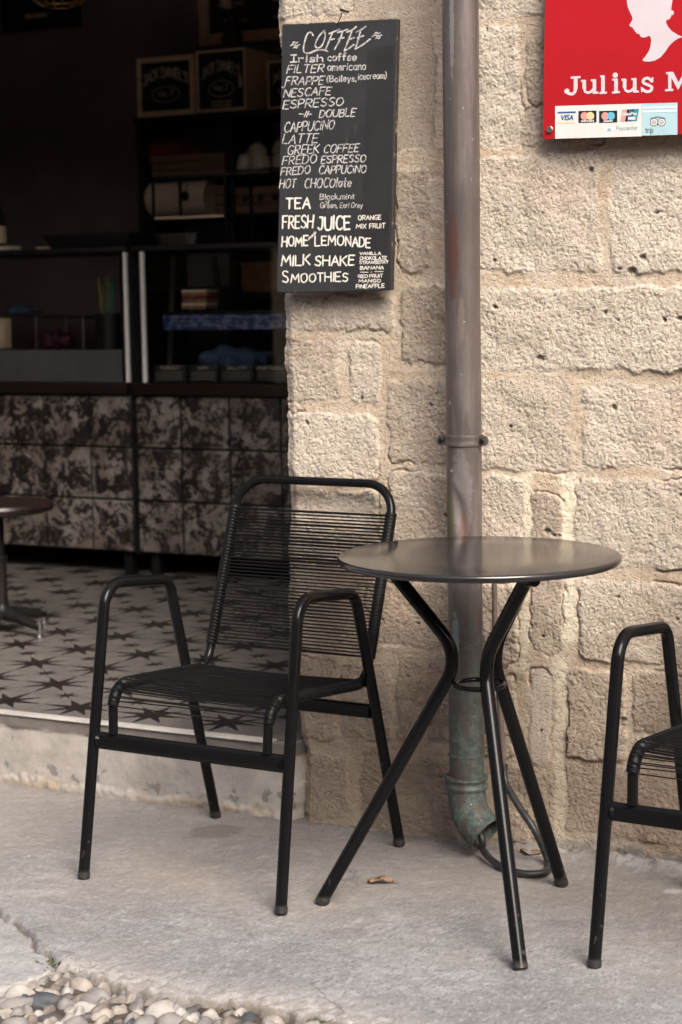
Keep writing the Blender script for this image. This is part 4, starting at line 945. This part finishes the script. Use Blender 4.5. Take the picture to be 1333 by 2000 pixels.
def thin_glass():
    m, t, b = _nodes('clear_glass'); t.nodes.remove(b); o = [n for n in t.nodes if n.type == 'OUTPUT_MATERIAL'][0]
    tr = _n(t, 'BsdfTransparent'); gl = _n(t, 'BsdfGlossy'); gl.inputs['Roughness'].default_value = .03; mx = _n(t, 'MixShader'); mx.inputs[0].default_value = .018
    tr.inputs[0].default_value = (.94, .95, .95, 1)
    t.links.new(tr.outputs[0], mx.inputs[1]); t.links.new(gl.outputs[0], mx.inputs[2]); t.links.new(mx.outputs[0], o.inputs[0]); return m
MT['glass'] = thin_glass()
CY = 2.15
ZT, ZB = on_y(262, 771, CY).z, on_y(262, 1079, CY).z
ZC = on_y(262, 490, CY).z; ZL = on_y(262, 748, CY).z
def counter(label, xa, xb, joints, strip_px, left):
    xm = (xa+xb)/2; t = thing('display_counter', label, 'counter', (xm, CY, FZ), 0, 'tiled display counters')
    rel = Vector((xm, CY, FZ))
    MB().box2(Vector((xa, CY+.012, ZB))-rel, Vector((xb, CY+.72, ZT))-rel, .002).build('body', 'blackpanel', t)
    mb = MB(); zs = [ZB+.002, ZB+(ZT-ZB)*.335, ZB+(ZT-ZB)*.668, ZT-.002]
    xs = [xa]+joints+[xb]
    for i in range(len(xs)-1):
        for j in range(3): mb.box2(Vector((xs[i]+.0052, CY+random.uniform(-.0012, .0012), zs[j]+.0046))-rel, Vector((xs[i+1]-.0052, CY+.0118, zs[j+1]-.0046))-rel, .0015)
    mb.build('tile_front', 'marble', t)
    MB().box2(Vector((xa, CY-.022, ZT+.002))-rel, Vector((xb, CY+.74, ZL))-rel, .003).build('ledge', 'wooddark', t)
    for x in (xa+.05, xb-.05):
        for y in (CY+.05, CY+.66): MB().box2(Vector((x-.018, y-.018, FZ))-rel, Vector((x+.018, y+.018, ZB))-rel, .002).build('leg', 'darkmetal', t)
    MB().box2(Vector((xa, CY-.004, ZC))-rel, Vector((xb, CY+.66, ZC+.018))-rel, .002).build('case_top', 'blackpanel', t)
    sx = on_y(strip_px, 620, CY).x
    MB().box2(Vector((sx-.0075, CY-.006, ZL+.002))-rel, Vector((sx+.0075, CY+.008, ZC-.004))-rel, .002).build('edge_strip', 'strip', t)
    e = xb-.02 if left else xa+.02
    MB().box2(Vector((e-.018, CY+.012, ZL))-rel, Vector((e+.018, CY+.04, ZC))-rel, .002).build('case_post', 'darkmetal', t)
    MB().box2(Vector((xa+.01, CY+.010, ZL))-rel, Vector((xb-.01, CY+.0115, ZC))-rel).build('glass_pane', 'glass', t, smooth=False)
    if left: MB().box2(Vector((xa, CY+.030, ZL+.001))-rel, Vector((xb-.03, CY+.05, on_y(120, 684, CY).z))-rel, .002).build('front_panel', 'greypanel', t)
    return t
J = lambda q: on_y(q, 900, CY).x
tw = J(178)-J(88)
counter('left tiled display counter with a wire rack behind its glass', J(-190), J(257), [J(-190)+k*tw for k in range(1, 3)]+[J(0), J(88), J(178)] if 0 else [J(-90), J(0), J(88), J(178)], 248, True)
counter('right tiled display counter with sandwiches and blue price strip behind its glass', J(268), J(268)+1.35, [J(355), J(450), J(450)+tw, J(450)+2*tw, J(450)+3*tw], 281, False)
mb = MB(); pxbox(mb, 259, 492, 266, 1082, CY+.014, .05, .001); tag(mb.build('divider_post', 'darkmetal'), 'thin dark post in the gap between the two display counters', 'post')

def T1(name, label, cat, px, py, Y, group=None):
    p = on_y(px, py, Y); o = thing(name, label, cat, p[:], 0, group); return o, Vector(p)
# left case
YI = CY+.30
t, r = T1('wire_rack', 'pale wire rack in the left display case', 'rack', 80, 680, YI)
mb = MB(); A, B_ = on_y(-60, 617, YI)-r, on_y(188, 622, YI)-r
mb.tube([A, B_], .004, 8); mb.tube([A+Vector((0, .22, 0)), B_+Vector((0, .22, 0))], .004, 8); mb.build('rail', 'steel', t)
for q in (-55, 70, 162):
    a = on_y(q, 618, YI)-r; z = on_y(q, 683, YI).z-r.z
    mb = MB(); mb.tube([a, (a.x, a.y, z)], .004, 8); mb.tube([(a.x, .22, a.z), (a.x, .22, z)], .004, 8); mb.tube([a, a+Vector((0, .22, 0))], .003, 8); mb.build('post', 'steel', t)
def blob(name, mat, label, cat, px, py, Y, sx, sy, sz, seed, par=None):
    bm = bmesh.new(); bmesh.ops.create_icosphere(bm, subdivisions=4, radius=1); c = on_y(px, py, Y)
    for v in bm.verts:
        k = 1+.35*(float(vnoise(np.array([v.co.x*2+seed+40]), np.array([v.co.y*2+v.co.z*1.3+40]), seed)[0])-.5)+.12*math.sin(v.co.x*9+v.co.y*5+seed)
        v.co = Vector((v.co.x*sx*k, v.co.y*sy*k, max(v.co.z, -.55)*sz*k))
    mb = MB().bm(bm); o = mb.build(name, mat, None, angle=80); o.location = c
    if label: tag(o, label, cat)
    return o
blob('blue_bundle', 'bluecloth', 'folded blue cloth lying on the wire rack', 'cloth', 45, 607, YI+.1, .075, .06, .025, 3)
blob('purple_packet', 'purple', 'crumpled purple packet under the wire rack', 'packet', 112, 668, YI+.12, .075, .06, .045, 8)
t, r = T1('straw_cup', 'black cup full of green and yellow straws in the left display case', 'cup', 215, 682, YI-.06)
h = on_y(215, 612, YI-.06).z-r.z
MB().lathe([(.050, 0), (.056, h), (.051, h), (.047, .01)], (0, 0, 0), 28).build('cup', 'blackpanel', t)
rs = random.Random(4); sc = [flat('straw_'+k, c, .4) for k, c in (('green', (.10, .17, .07)), ('yellow', (.32, .25, .06)), ('teal', (.06, .16, .15)))]
for k in range(16):
    a = rs.uniform(0, 6.28); q = rs.uniform(0, .035); dx, dy = math.cos(a)*q, math.sin(a)*q
    MB().tube([(dx*.7, dy*.7, .02), (dx*1.5, dy*1.5, h+rs.uniform(.10, .15))], .0045, 6).build('straw', sc[k % 3], t)
t, r = T1('wooden_block', 'small pale block at the left end of the wire rack', 'block', 2, 682, YI)
mb = MB(); pxbox(mb, -12, 622, 9, 680, YI-.03, .05, .004, 0, r); o = mb.build('block', 'woodpale', t)
# on the left case top
YTOP = CY+.2
for (x0, y0, x1, y1, lab, mt) in ((-14, 470, 28, 483, 'white folded napkins on the left case top', 'white'), (84, 480, 110, 488, 'small cream card lying on the left case top', 'cream')):
    t, r = T1('napkin_stack' if mt == 'white' else 'paper_card', lab, 'paper', (x0+x1)/2, y1, YTOP)
    mb = MB()
    n = 3 if mt == 'white' else 2; zz_ = ZC+.0185-r.z; hh = (on_y(0, y0, YTOP).z-on_y(0, y1, YTOP).z)*.8
    for k in range(n): mb.box((random.uniform(-.004, .004), 0, zz_+hh*(k+.5)/n), (on_y(x1, y1, YTOP).x-on_y(x0, y1, YTOP).x, .08, hh/n*.94), random.uniform(-.08, .08), .001)
    mb.build('sheets', mt, t)
t, r = T1('bottle', 'dark bottle with a cream neck label at the left end of the case top', 'bottle', -4, 480, YTOP+.1)
z0 = ZC+.018-r.z; MB().lathe([(.034, z0), (.037, z0+.01), (.037, z0+.13), (.030, z0+.16), (.014, z0+.19), (.013, z0+.25), (.016, z0+.252), (.016, z0+.265)], (0, 0, 0), 28).build('glass_body', 'blackpanel', t)
mb = MB(); mb.lathe([(.0376, z0+.04), (.0376, z0+.11)], (0, 0, 0), 28); mb.build('label_band', 'cream', t)
t, r = T1('serving_tray', 'flat black tray on the case top between the counters', 'tray', 215, 487, YTOP)
mb = MB(); w_ = (on_y(302, 480, YTOP).x-on_y(135, 480, YTOP).x)/2; z0 = ZC+.0185-r.z
bm = bmesh.new(); bmesh.ops.create_cube(bm, size=1)
for v in bm.verts:
    k = 1.0 if v.co.z > 0 else .86
    v.co = Vector((v.co.x*2*w_*k, v.co.y*.34*k, z0+(.052 if v.co.z > 0 else 0)))
bmesh.ops.delete(bm, geom=[f for f in bm.faces if f.normal.z > .9], context='FACES'); bmesh.ops.solidify(bm, geom=list(bm.faces), thickness=.006)
mb.bm(bm); mb.build('tray', 'blackpanel', t)
# right case
YR = CY+.22
t, r = T1('display_stand', 'dark stand with a shelf and blue price strip in the right display case', 'stand', 420, 712, YR)
for (a, b_) in (((338, 500), (331, 742)), ((415, 500), (452, 742)), ((560, 500), (575, 742))):
    mb = MB(); p, q = on_y(*a, YR+.16)-r, on_y(*b_, YR+.16)-r; mb.prism([p+Vector((-.012, 0, 0)), p+Vector((.012, 0, 0)), q+Vector((.012, 0, 0)), q+Vector((-.012, 0, 0))], (0, .012, 0)); mb.build('leg', 'greypanel', t)
mb = MB(); pxbox(mb, 318, 607, 680, 613, YR, .3, .001, 0, r); mb.build('shelf', 'blackpanel', t)
mb = MB(); pxbox(mb, 318, 614, 680, 643, YR-.006, .004, .001, 0, r); ps = mb.build('price_strip', 'navy', t)
mb = MB(); rr = random.Random(8)
for k in range(3):          # rows of faded print on the strip
    for j in range(26):
        xx = 332+j*9+rr.uniform(-2, 2); L_ = rr.uniform(3, 8)
        if rr.random() < .75: ribbon(mb, [(xx, 620+k*8+rr.uniform(-1, 1)), (xx+L_*.5, 619+k*8+rr.uniform(-1.4, 1.4)), (xx+L_, 620+k*8)], 1.3, lambda a, b: on_y(a, b, YR-.0068)-r, rr)
mb.build('print', 'dimletter', ps, smooth=False)
t, r = T1('sandwich', 'stacked toast sandwich on the shelf above the blue price strip', 'sandwich', 391, 606, YR+.05)
w_ = .055
for k in range(3):
    mb = MB(); mb.box((random.uniform(-.004, .004), 0, .012+k*.026), (2*w_, .09, .014), random.uniform(-.05, .05), .004); mb.build('bread_slice', 'bread', t)
    mb = MB(); mb.box((0, 0, .024+k*.026), (2*w_*1.02, .092, .010), 0, .003); mb.build('filling', 'redcloth' if k % 2 else 'cream', t)
t, r = T1('amber_box', 'amber patterned box on the upper right of the display stand', 'box', 510, 572, YR+.24)
mb = MB(); pxbox(mb, 472, 516, 546, 571, YR+.24, .12, .004, 0, r); mb.build('carton', 'gold', t); mb = MB(); pxbox(mb, 468, 511, 550, 517, YR+.238, .125, .002, 0, r); mb.build('lid', 'woodbrown', t); mb = MB(); pxbox(mb, 440, 572, 620, 580, YR+.2, .2, .001, 0, r); mb.build('rest', 'blackpanel', t)
blob('blue_bag', 'bluecloth', 'slumped blue bag at the bottom of the right display case', 'bag', 462, 702, YR+.16, .15, .1, .055, 5)
rr = random.Random(12)
for i, (x0, x1, tx) in enumerate(((300, 364, 'TURKEY'), (368, 426, 'HAM'), (430, 495, 'SALAMI'), (499, 566, 'MORTADELLA'))):
    Yc = CY+.045
    t, r = T1('price_card', 'black handwritten price card reading %s in the right case' % tx.lower(), 'price card', (x0+x1)/2, 748, Yc, 'price cards in the right case')
    mb = MB(); pxbox(mb, x0, 713, x1, 747, Yc, .004, .001, 0, r); mb.build('card', 'blackpanel', t)
    mb = MB(); fn = lambda a, b: on_y(a, b, Yc-.0006)-r
    ww = len(tx)*6.2; write(mb, tx, (x0+x1)/2-min(ww, x1-x0-8)/2, 722, (x0+x1)/2+min(ww, x1-x0-8)/2, 721, 6, 1.0, fn, 0, .03)
    for k in range(3):
        for j in range(9):
            xx = x0+6+j*(x1-x0-12)/9; ribbon(mb, [(xx, 729+k*6+rr.uniform(-1, 1)), (xx+2, 727.5+k*6), (xx+4, 729+k*6+rr.uniform(-1, 1))], .8, fn, rr)
    mb.build('lettering', 'dimletter', t, smooth=False)
# on the right case top
YF = CY+.22
t, r = T1('display_rack', 'thin black metal display frame standing on the right case top', 'frame', 370, 486, YF)
z0 = ZC+.0185-r.z; mb = MB(); a, b_, c_ = on_y(299, 347, YF)-r, on_y(440, 345, YF)-r, on_y(300, 350, YF+.2)-r
for p in (a, b_):
    for dy in (0, .2): mb.box2((p.x-.005, dy-.005, z0), (p.x+.005, dy+.005, a.z), .001)
for p in (a, b_):
    for dy in (0, .2): MB().box2((p.x-.005, dy-.005, z0), (p.x+.005, dy+.005, a.z-.0055), .001).build('post', 'darkmetal', t)
mb = MB(); mb.box2((a.x-.006, -.006, a.z-.005), (b_.x+.2, .206, a.z+.004), .001); mb.build('top_panel', 'blackpanel', t)
zs_ = on_y(370, 424, YF).z-r.z; mb = MB(); mb.box2((a.x+.006, -.004, zs_-.004), (b_.x-.006, .2, zs_+.004), .001); sh = mb.build('shelf', 'blackpanel', t)
mb = MB(); mb.box2((a.x+.006, -.008, zs_-.005), (b_.x-.006, -.0045, zs_+.005), .001); mb.build('front_edge', 'woodpale', sh)
t, r = T1('foil_tray', 'crinkled foil tray on the right case top', 'tray', 358, 486, YF+.02)
z0 = ZC+.0195-r.z; mb = MB(); n = 64; w0, w1 = .082, .098
prof = [(.80, 0), (.84, .002), (1, .048), (1.07, .050)]
for (k, z) in prof:
    for i in range(n):
        a_ = 2*math.pi*i/n; sq = (abs(math.cos(a_))**5+abs(math.sin(a_))**5)**(-.2); cr = 1+.018*(i % 2)*(z > .002)
        mb.v.append((math.cos(a_)*sq*.104*k*cr, math.sin(a_)*sq*.07*k*cr, z0+z))
for i in range(3):
    for k in range(n): mb.f.append((i*n+k, i*n+(k+1) % n, (i+1)*n+(k+1) % n, (i+1)*n+k)); mb.mi.append(0)
mb.f.append(tuple(range(n))); mb.mi.append(0); mb.build('tray', 'steel', t, smooth=False)

# ---------------------------------------------------------------- shelf unit and its load
YS_ = 3.24
XS0, XS1 = on_y(267, 300, YS_).x, on_y(267, 300, YS_).x+1.35
XM = on_y(443, 300, YS_).x
tS = thing('shelf_unit', 'tall black shelf unit against the brown rear wall', 'shelves', (XS0, YS_, FZ)); rS = Vector((XS0, YS_, FZ))
zsh = [on_y(400, q, YS_).z for q in (222, 343, 398 if 0 else 420, 560)]+[FZ+.1]
for x in (XS0, XM, XS1-.03): MB().box2(Vector((x, YS_, FZ))-rS, Vector((x+.028, YS_+.36, zsh[0]-.022))-rS, .002).build('upright', 'blackpanel', tS)
for i, z in enumerate(zsh):
    if i == 0: MB().box2(Vector((XS0-.01, YS_-.006, z-.02))-rS, Vector((XS1, YS_+.365, z))-rS, .002).build('shelf', 'blackpanel', tS)
    else:
        MB().box2(Vector((XS0+.0285, YS_+.004, z-.018))-rS, Vector((XM-.001, YS_+.36, z))-rS, .002).build('shelf', 'blackpanel', tS)
        MB().box2(Vector((XM+.0285, YS_+.004, z-.018+.0))-rS, Vector((XS1-.031, YS_+.36, z))-rS, .002).build('shelf', 'blackpanel', tS)
def crate(label, x0, y0, x1, Y, dep, big, ltxt=True):
    zb = zsh[0]+.001; xa, xb = on_y(x0, 160, Y).x, on_y(x1, 160, Y).x; zt = on_y((x0+x1)/2, y0, Y).z
    t = thing('bottle_crate', label, 'crate', ((xa+xb)/2, Y, zb), 0, 'wooden whiskey crates on the shelf unit'); r = Vector(t.location); w2, h = (xb-xa)/2, zt-zb
    MB().box2((-w2, .012, 0), (w2, dep, h), .003).build('body', 'woodpale', t)
    mb = MB(); f = .022 if big else .010
    mb.box2((-w2, 0, 0), (-w2+f, .0118, h), .001); mb.box2((w2-f, 0, 0), (w2, .0118, h), .001); mb.box2((-w2+f+.0005, 0, 0), (w2-f-.0005, .0118, f), .001); mb.box2((-w2+f+.0005, 0, h-f), (w2-f-.0005, .0118, h), .001)
    mb.build('frame', 'woodpale', t)
    fr = MB().box2((-w2+f+.001, .003, f+.001), (w2-f-.001, .0116, h-f-.001)).build('front_label', 'blackpanel', t)
    mb = MB(); fn = lambda a, b: Vector((a, .0022, b)); inv = lambda a, b: Vector((a, .0022, -b))
    ww = w2*.78; write(mb, "JACK", -ww, -h*.60, -ww*.10, -h*.60, h*.17, .007, inv, 0, .0, arc=h*.0, gap=.1) if 0 else None
    write(mb, "JACK DANIEL'S", -ww, -h*.52, ww, -h*.52, h*.17, .0068 if big else .0045, inv, 0, .0, arc=h*.13, gap=.1)
    rr = random.Random(1); ov = [(w2*.50*math.cos(2*math.pi*k/36), -h*.36-h*.13*math.sin(2*math.pi*k/36)) for k in range(37)]; ribbon(mb, ov, .0035, inv, rr, 0, 0)
    write(mb, "No.7", -w2*.26, -h*.33, w2*.26, -h*.33, h*.09, .004, inv, 0, 0)
    if not big:
        for k in range(2): ribbon(mb, dense([(-w2*.4, -h*(.15-.06*k)), (w2*.4, -h*(.15-.06*k))], 8), .006, inv, rr, 0, .4)
    mb.build('lettering', 'dimletter', fr, smooth=False)
    if not big: MB().box2((w2*.74, -.002, h*.36), (w2*.84, .0028, h*.52), .001).build('handle', 'woodpale', t)
crate('pale wooden whiskey crate, leftmost on the shelf unit', 268, 110, 379, YS_-.02, .30, True)
crate('black fronted whiskey crate in the middle of the shelf unit', 384, 96, 480, YS_-.06, .34, False)
crate('whiskey crate half hidden behind the menu board', 522, 116, 612, YS_+.02, .30, False)
# left bay: crate with red cloth, paper roll
def open_crate(name, label, x0, y0, x1, zb, Y, dep, mat):
    xa, xb = on_y(x0, y0, Y).x, on_y(x1, y0, Y).x; zt = on_y((x0+x1)/2, y0, Y).z
    t = thing(name, label, 'crate', ((xa+xb)/2, Y, zb)); w2, h = (xb-xa)/2, zt-zb; n = 3
    for k in range(n):
        a, b_ = h*k/n+.002, h*(k+1)/n-.003
        pass
    mb = MB()
    for k in range(n): mb.box2((-w2, 0, h*k/n+.002), (w2, .010, h*(k+1)/n-.003), .001)
    mb.build('front_slats', mat, t); mb = MB()
    for k in range(n): mb.box2((-w2, dep-.01, h*k/n+.002), (w2, dep, h*(k+1)/n-.003), .001)
    mb.build('back_slats', mat, t)
    for s in (-1, 1): MB().box2((s*w2-(.010 if s > 0 else 0), .0105, .001), (s*w2+(.010 if s < 0 else 0), dep-.0105, h*.96), .001).build('end_panel', mat, t)
    MB().box2((-w2+.011, .011, 0), (w2-.011, dep-.011, .008)).build('base', mat, t)
    return t, w2, h
open_crate('wooden_crate', 'brown wooden crate holding a red cloth on the shelf', 296, 300, 438, zsh[1]+.001, YS_+.02, .28, 'woodbrown')
blob('red_cloth', 'redcloth', 'dark red cloth heaped in the brown crate', 'cloth', 345, 298, YS_+.14, .15, .10, .065, 9)
t, r = T1('paper_roll', 'thick cream paper roll on the shelf below the red cloth', 'roll', 335, 382, YS_-.03)
rad = (on_y(335, 346, YS_).z-on_y(335, 417, YS_).z)/2; xw = (on_y(394, 380, YS_).x-on_y(276, 380, YS_).x)/2
t.location.z = zsh[2]+rad+.001; t.location.y = YS_+rad-.02
mb = MB(); pr = [(rad*.22, -xw)] + [(rad*(.8+.2*math.sin(a)), -xw+rad*.4*(1-math.cos(a))) for a in [0, .4, .8, 1.2, math.pi/2]]+[(rad, xw*.62), (rad*.985, xw)]+[(rad*.22, xw)]
mb.lathe(pr, (0, 0, 0), 40, axis='X'); mb.build('roll', 'cream', t)
mb = MB(); mb.tube([(xw*.45, -rad-.002, rad*.3), (xw*.5, -rad-.004, rad*.75)], .002, 6); mb.lathe([(.001, -.003), (.022, -.003), (.022, .003), (.001, .003)], (xw*.42, -rad-.005, rad*.05), 20, axis='Y'); mb.build('tag', 'wooddark', t)
open_crate('wooden_box', 'plain brown wooden box right of the paper roll', 398, 360, 440, zsh[2]+.001, YS_+.08, .22, 'woodbrown')
# right bay: tray of cups over a slotted box
t, w2, h = open_crate('cup_tray', 'brown wooden tray full of white cups on the shelf', 452, 326, 600, zsh[1]+.001, YS_+.02, .26, 'woodbrown')
rc = random.Random(6)
zc_ = zsh[1]+.012
for k, (dx, dy, dz, tilt) in enumerate(((.04, .06, 0, .2), (.13, .05, 0, -.3), (.22, .06, 0, .1), (.31, .07, 0, .4), (.085, .12, .055, .9), (.18, .12, .058, -.5), (.27, .13, .05, .3))):
    xa = on_y(452, 320, YS_).x
    labs = ('white cup upside down at the left end of the tray', 'white cup second from the left in the tray', 'white cup third in the front row of the tray', 'white cup at the hidden end of the tray', 'white cup tipped on top of the left pile', 'white cup leaning on top of the middle pile', 'white cup on top beside the menu board')
    c = thing('cup', labs[k], 'cup', (xa+dx, YS_+dy, zc_+dz+.01), 0, 'white cups in the tray'); c.rotation_euler = (tilt*.4, tilt*.5, k)
    MB().lathe([(.042, 0), (.040, .03), (.030, .060), (.026, .064)], (0, 0, 0), 24).build('bowl', 'white', c)
    MB().tube([(.036, 0, .048), (.056, 0, .046), (.060, 0, .026), (.040, 0, .016)], .004, 8).build('handle', 'white', c)
t, w2, h = open_crate('slotted_box', 'brown box with round holes under the cup tray', 458, 362, 600, zsh[2]+.001, YS_+.02, .26, 'woodbrown')
for k in range(5): MB().lathe([(.001, -.001), (.016, -.001), (.016, .0)], (-w2+.055+k*.075, -.0008, h*.55), 20, axis='Y').build('hole', 'blackpanel', t)

# ---------------------------------------------------------------- rear wall pieces
YW = 3.62
t, r = T1('framed_menu', 'gilt framed black menu on the rear wall above the crates', 'framed menu', 490, 40, YW-.03)
A_, B_ = on_y(393, 91, YW-.03)-r, on_y(640, -70, YW-.03)-r; f = .052
x0, x1, z0, z1 = A_.x, B_.x, A_.z, B_.z
mb = MB()
for (a, b_) in (((x0, z0), (x1, z0+f)), ((x0, z1-f), (x1, z1)), ((x0, z0+f+.0005), (x0+f, z1-f-.0005)), ((x1-f, z0+f+.0005), (x1, z1-f-.0005))):
    mb.box2((a[0], -.02, a[1]), (b_[0], .028, b_[1]), .008)
mb.build('frame', 'gilt', t)
MB().box2((x0+f+.001, .0, z0+f+.001), (x1-f-.001, .026, z1-f-.001)).build('menu_sheet', 'blackpanel', t)
mb = MB(); rr = random.Random(5)
for k in range(7):
    for (c0, c1) in ((.16, .44), (.56, .86)):
        zz_ = z0+f+.05+k*.075; xa = x0+(x1-x0)*c0+rr.uniform(0, .03); xb = x0+(x1-x0)*c1-rr.uniform(0, .06); pts = []; n = 26
        for j in range(n): pts.append((xa+(xb-xa)*j/(n-1), zz_+.009*math.sin(j*2.1+k)+rr.uniform(-.006, .006)))
        ribbon(mb, pts, .006, lambda a, b: Vector((a, -.0008, b)), rr, 0, .4)
mb.build('writing', 'dimletter', t, smooth=False)
t, r = T1('vase', 'dark vase with a cream dried flower on the middle crate', 'vase', 455, 92, YS_+.06)
zz_ = on_y(432, 96, YS_-.06).z+.003-r.z
MB().lathe([(.026, zz_), (.045, zz_+.03), (.048, zz_+.06), (.030, zz_+.10), (.020, zz_+.13), (.026, zz_+.145)], (0, 0, 0), 28).build('vase_body', 'blackpanel', t)
mb = MB(); rr = random.Random(7)
for k in range(46):
    a = rr.uniform(0, 6.28); e = rr.uniform(.2, 1.4); l = rr.uniform(.03, .075); d = Vector((math.cos(a)*math.cos(e), math.sin(a)*math.cos(e)*.7, math.sin(e)))*l; c = Vector((-.025, 0, zz_+.185)); s = d.cross(Vector((0, 0, 1))).normalized()*.010
    mb.add([c, c+d*.6+s, c+d, c+d*.6-s], [(0, 1, 2, 3)])
mb.build('flower_head', 'cream', t, smooth=False); MB().tube([(0, 0, zz_+.10), (-.02, 0, zz_+.19)], .003, 6).build('stem', 'drygrass', t)
t, r = T1('dark_picture', 'dark framed picture high on the rear wall at the left', 'picture', 70, 20, YW-.02)
A_, B_ = on_y(5, 66, YW-.02)-r, on_y(152, -80, YW-.02)-r
mb = MB(); x0, x1, z0, z1 = A_.x, B_.x, A_.z, B_.z; f = .03
for (a, b_) in (((x0, z0), (x1, z0+f)), ((x0, z1-f), (x1, z1)), ((x0, z0+f+.0005), (x0+f, z1-f-.0005)), ((x1-f, z0+f+.0005), (x1, z1-f-.0005))): mb.box2((a[0], -.01, a[1]), (b_[0], .018, b_[1]), .004)
mb.build('frame', 'wooddark', t); MB().box2((x0+f+.001, .002, z0+f+.001), (x1-f-.001, .017, z1-f-.001)).build('canvas', 'blackpanel', t)
c = on_y(68, 30, YW-.03)-r; MB().box2((c.x-.065, -.0006, c.z-.010), (c.x+.065, .0018, c.z+.010)).build('title_plate', 'dimletter', t)
# caged pendant lamp (unlit)
t, r = T1('cage_lamp', 'unlit pendant lamp with a brass wire cage hanging top left', 'lamp', 115, 12, 1.7)
MT['brass'] = pm('brass_wire', (.46, .28, .12), (.36, .21, .09), 20, rough=.35, metal=.8)
mb = MB(); RR = .115
for k in range(8):
    a = 2*math.pi*k/8; pts = [(RR*s*math.cos(a), RR*s*math.sin(a), z) for s, z in ((.45, 0), (.75, .018), (1, .075), (.95, .13), (.6, .20), (.25, .235))]
    mb.tube(spline(pts, 6), .0026, 6)
for s, z in ((.45, 0), (.80, .024), (1, .09), (.6, .20)): mb.tube([(RR*s*math.cos(2*math.pi*k/36), RR*s*math.sin(2*math.pi*k/36), z) for k in range(36)], .0026, 6, closed=True)
mb.build('cage', 'brass', t)
MB().lathe([(.018, .20), (.03, .215), (.03, .26), (.012, .275)], (0, 0, 0), 20).build('holder', 'blackpanel', t)
MB().lathe([(.004, .075), (.026, .095), (.032, .125), (.022, .165), (.014, .20)], (0, 0, 0), 20).build('bulb', 'white', t)
MB().tube([(0, 0, .27), (0, 0, 3.1-r.z)], .004, 8).build('flex', 'blackpanel', t)

# ---------------------------------------------------------------- pedestal stool
def make_stool():
    c = on_z(6, 1236, FZ); t = thing('pedestal_stool', 'dark wooden topped pedestal stool on cast iron feet inside the doorway', 'stool', (c.x, c.y, FZ+.001))
    zs = on_y(6, 984, c.y).z-FZ
    MB().lathe([(.05, zs-.022), (.158, zs-.030), (.178, zs-.022), (.182, zs-.008), (.177, zs+.002), (.12, zs+.004), (.001, zs+.003)], (0, 0, 0), 56).build('seat', 'wooddark', t)
    MB().lathe([(.034, .05), (.036, .075), (.026, .085), (.021, .10), (.021, zs*.55), (.025, zs*.56), (.025, zs*.60), (.016, zs*.61), (.016, zs-.05), (.045, zs-.035), (.05, zs-.023)], (0, 0, 0), 28).build('column', 'darkmetal', t)
    for k in range(4):
        a = R(-12+90*k); d = Vector((math.cos(a), math.sin(a), 0))
        ft = MB().tube([d*.02+Vector((0, 0, .062)), d*.08+Vector((0, 0, .058)), d*.15+Vector((0, 0, .042)), d*.185+Vector((0, 0, .036))], [.022, .019, .015, .013], 12).build('foot', 'darkmetal', t)
        q = d*.180; MB().lathe([(.018, 0), (.019, .006), (.008, .012), (.007, .032), (.010, .040), (.010, .052), (.004, .057)], q[:], 16).build('glide', 'steel', ft)
make_stool()

# ================================================================ LITTER AND WEEDS
def dry_leaf(px, py, label, s, rot, seed):
    c = on_z(px, py, 0); rr = random.Random(seed); n = 7; vs = []; fs = []
    for i in range(n+1):
        u = i/n; wd = math.sin(math.pi*u**.8)*.52*(1+.25*rr.uniform(-1, 1))
        for j in (-1, 0, 1): vs.append(((u-.5)*s, j*wd*s*.5, .003+s*(.16*abs(j)*rr.uniform(.3, 1)+.10*math.sin(u*3+seed)**2)))
    for i in range(n):
        for j in range(2): a = i*3+j; fs.append((a, a+1, a+4, a+3))
    mb = MB(); mb.add(vs, fs); mb.tube([(s*.5, 0, .006), (s*.72, s*.06, .004)], .0012, 6)
    o = mb.build('dry_leaf', 'leaf', None); o.location = c; o.rotation_euler = (0, 0, rot)
    md = o.modifiers.new('thickness', 'SOLIDIFY'); md.thickness = .0006
    tag(o, label, 'leaf')
dry_leaf(744, 1727, 'curled brown dry leaf on the pavement below the table', .058, .35, 3)
dry_leaf(1042, 1672, 'brown dry leaf by the wall beside the hose loop', .060, .2, 5)
def weed(px, py, label, n, hgt, mat, seed, spread):
    c = on_z(px, py, -.012); rr = random.Random(seed); mb = MB()
    for k in range(n):
        a = rr.uniform(0, 6.28); q = rr.random()**.5*spread; b0 = Vector((math.cos(a)*q*1.6, math.sin(a)*q*.7, -.012)); l = hgt*rr.uniform(.5, 1.1); d = Vector((rr.gauss(0, .6), rr.gauss(0, .6), 1)).normalized(); sd_ = d.cross(Vector((rr.random(), rr.random(), .1))).normalized()*rr.uniform(.0012, .0032)
        m_ = b0+d*l*.55; e = b0+d*l+Vector((rr.uniform(-1, 1), rr.uniform(-1, 1), -.3))*l*.3
        mb.add([b0+sd_*.5, m_+sd_, e, m_-sd_, b0-sd_*.5], [(0, 1, 2, 3, 4)])
    o = mb.build('weed', mat, None, smooth=False); o.location = c
    tag(o, label, 'weed', 'weeds in the pavement edge')
weed(135, 1890, 'tuft of green and straw weeds where the pavement crack meets the pebbles', 170, .030, 'weed', 1, .045)
weed(110, 1872, 'dry brown moss tuft in the pavement crack', 120, .018, 'drygrass', 2, .03)
weed(480, 1960, 'brown dry tuft along the pebble edge in the middle', 150, .014, 'drygrass', 3, .06)
weed(618, 1992, 'small bright green weed at the bottom edge of the pebbles', 120, .026, 'weed', 4, .02)
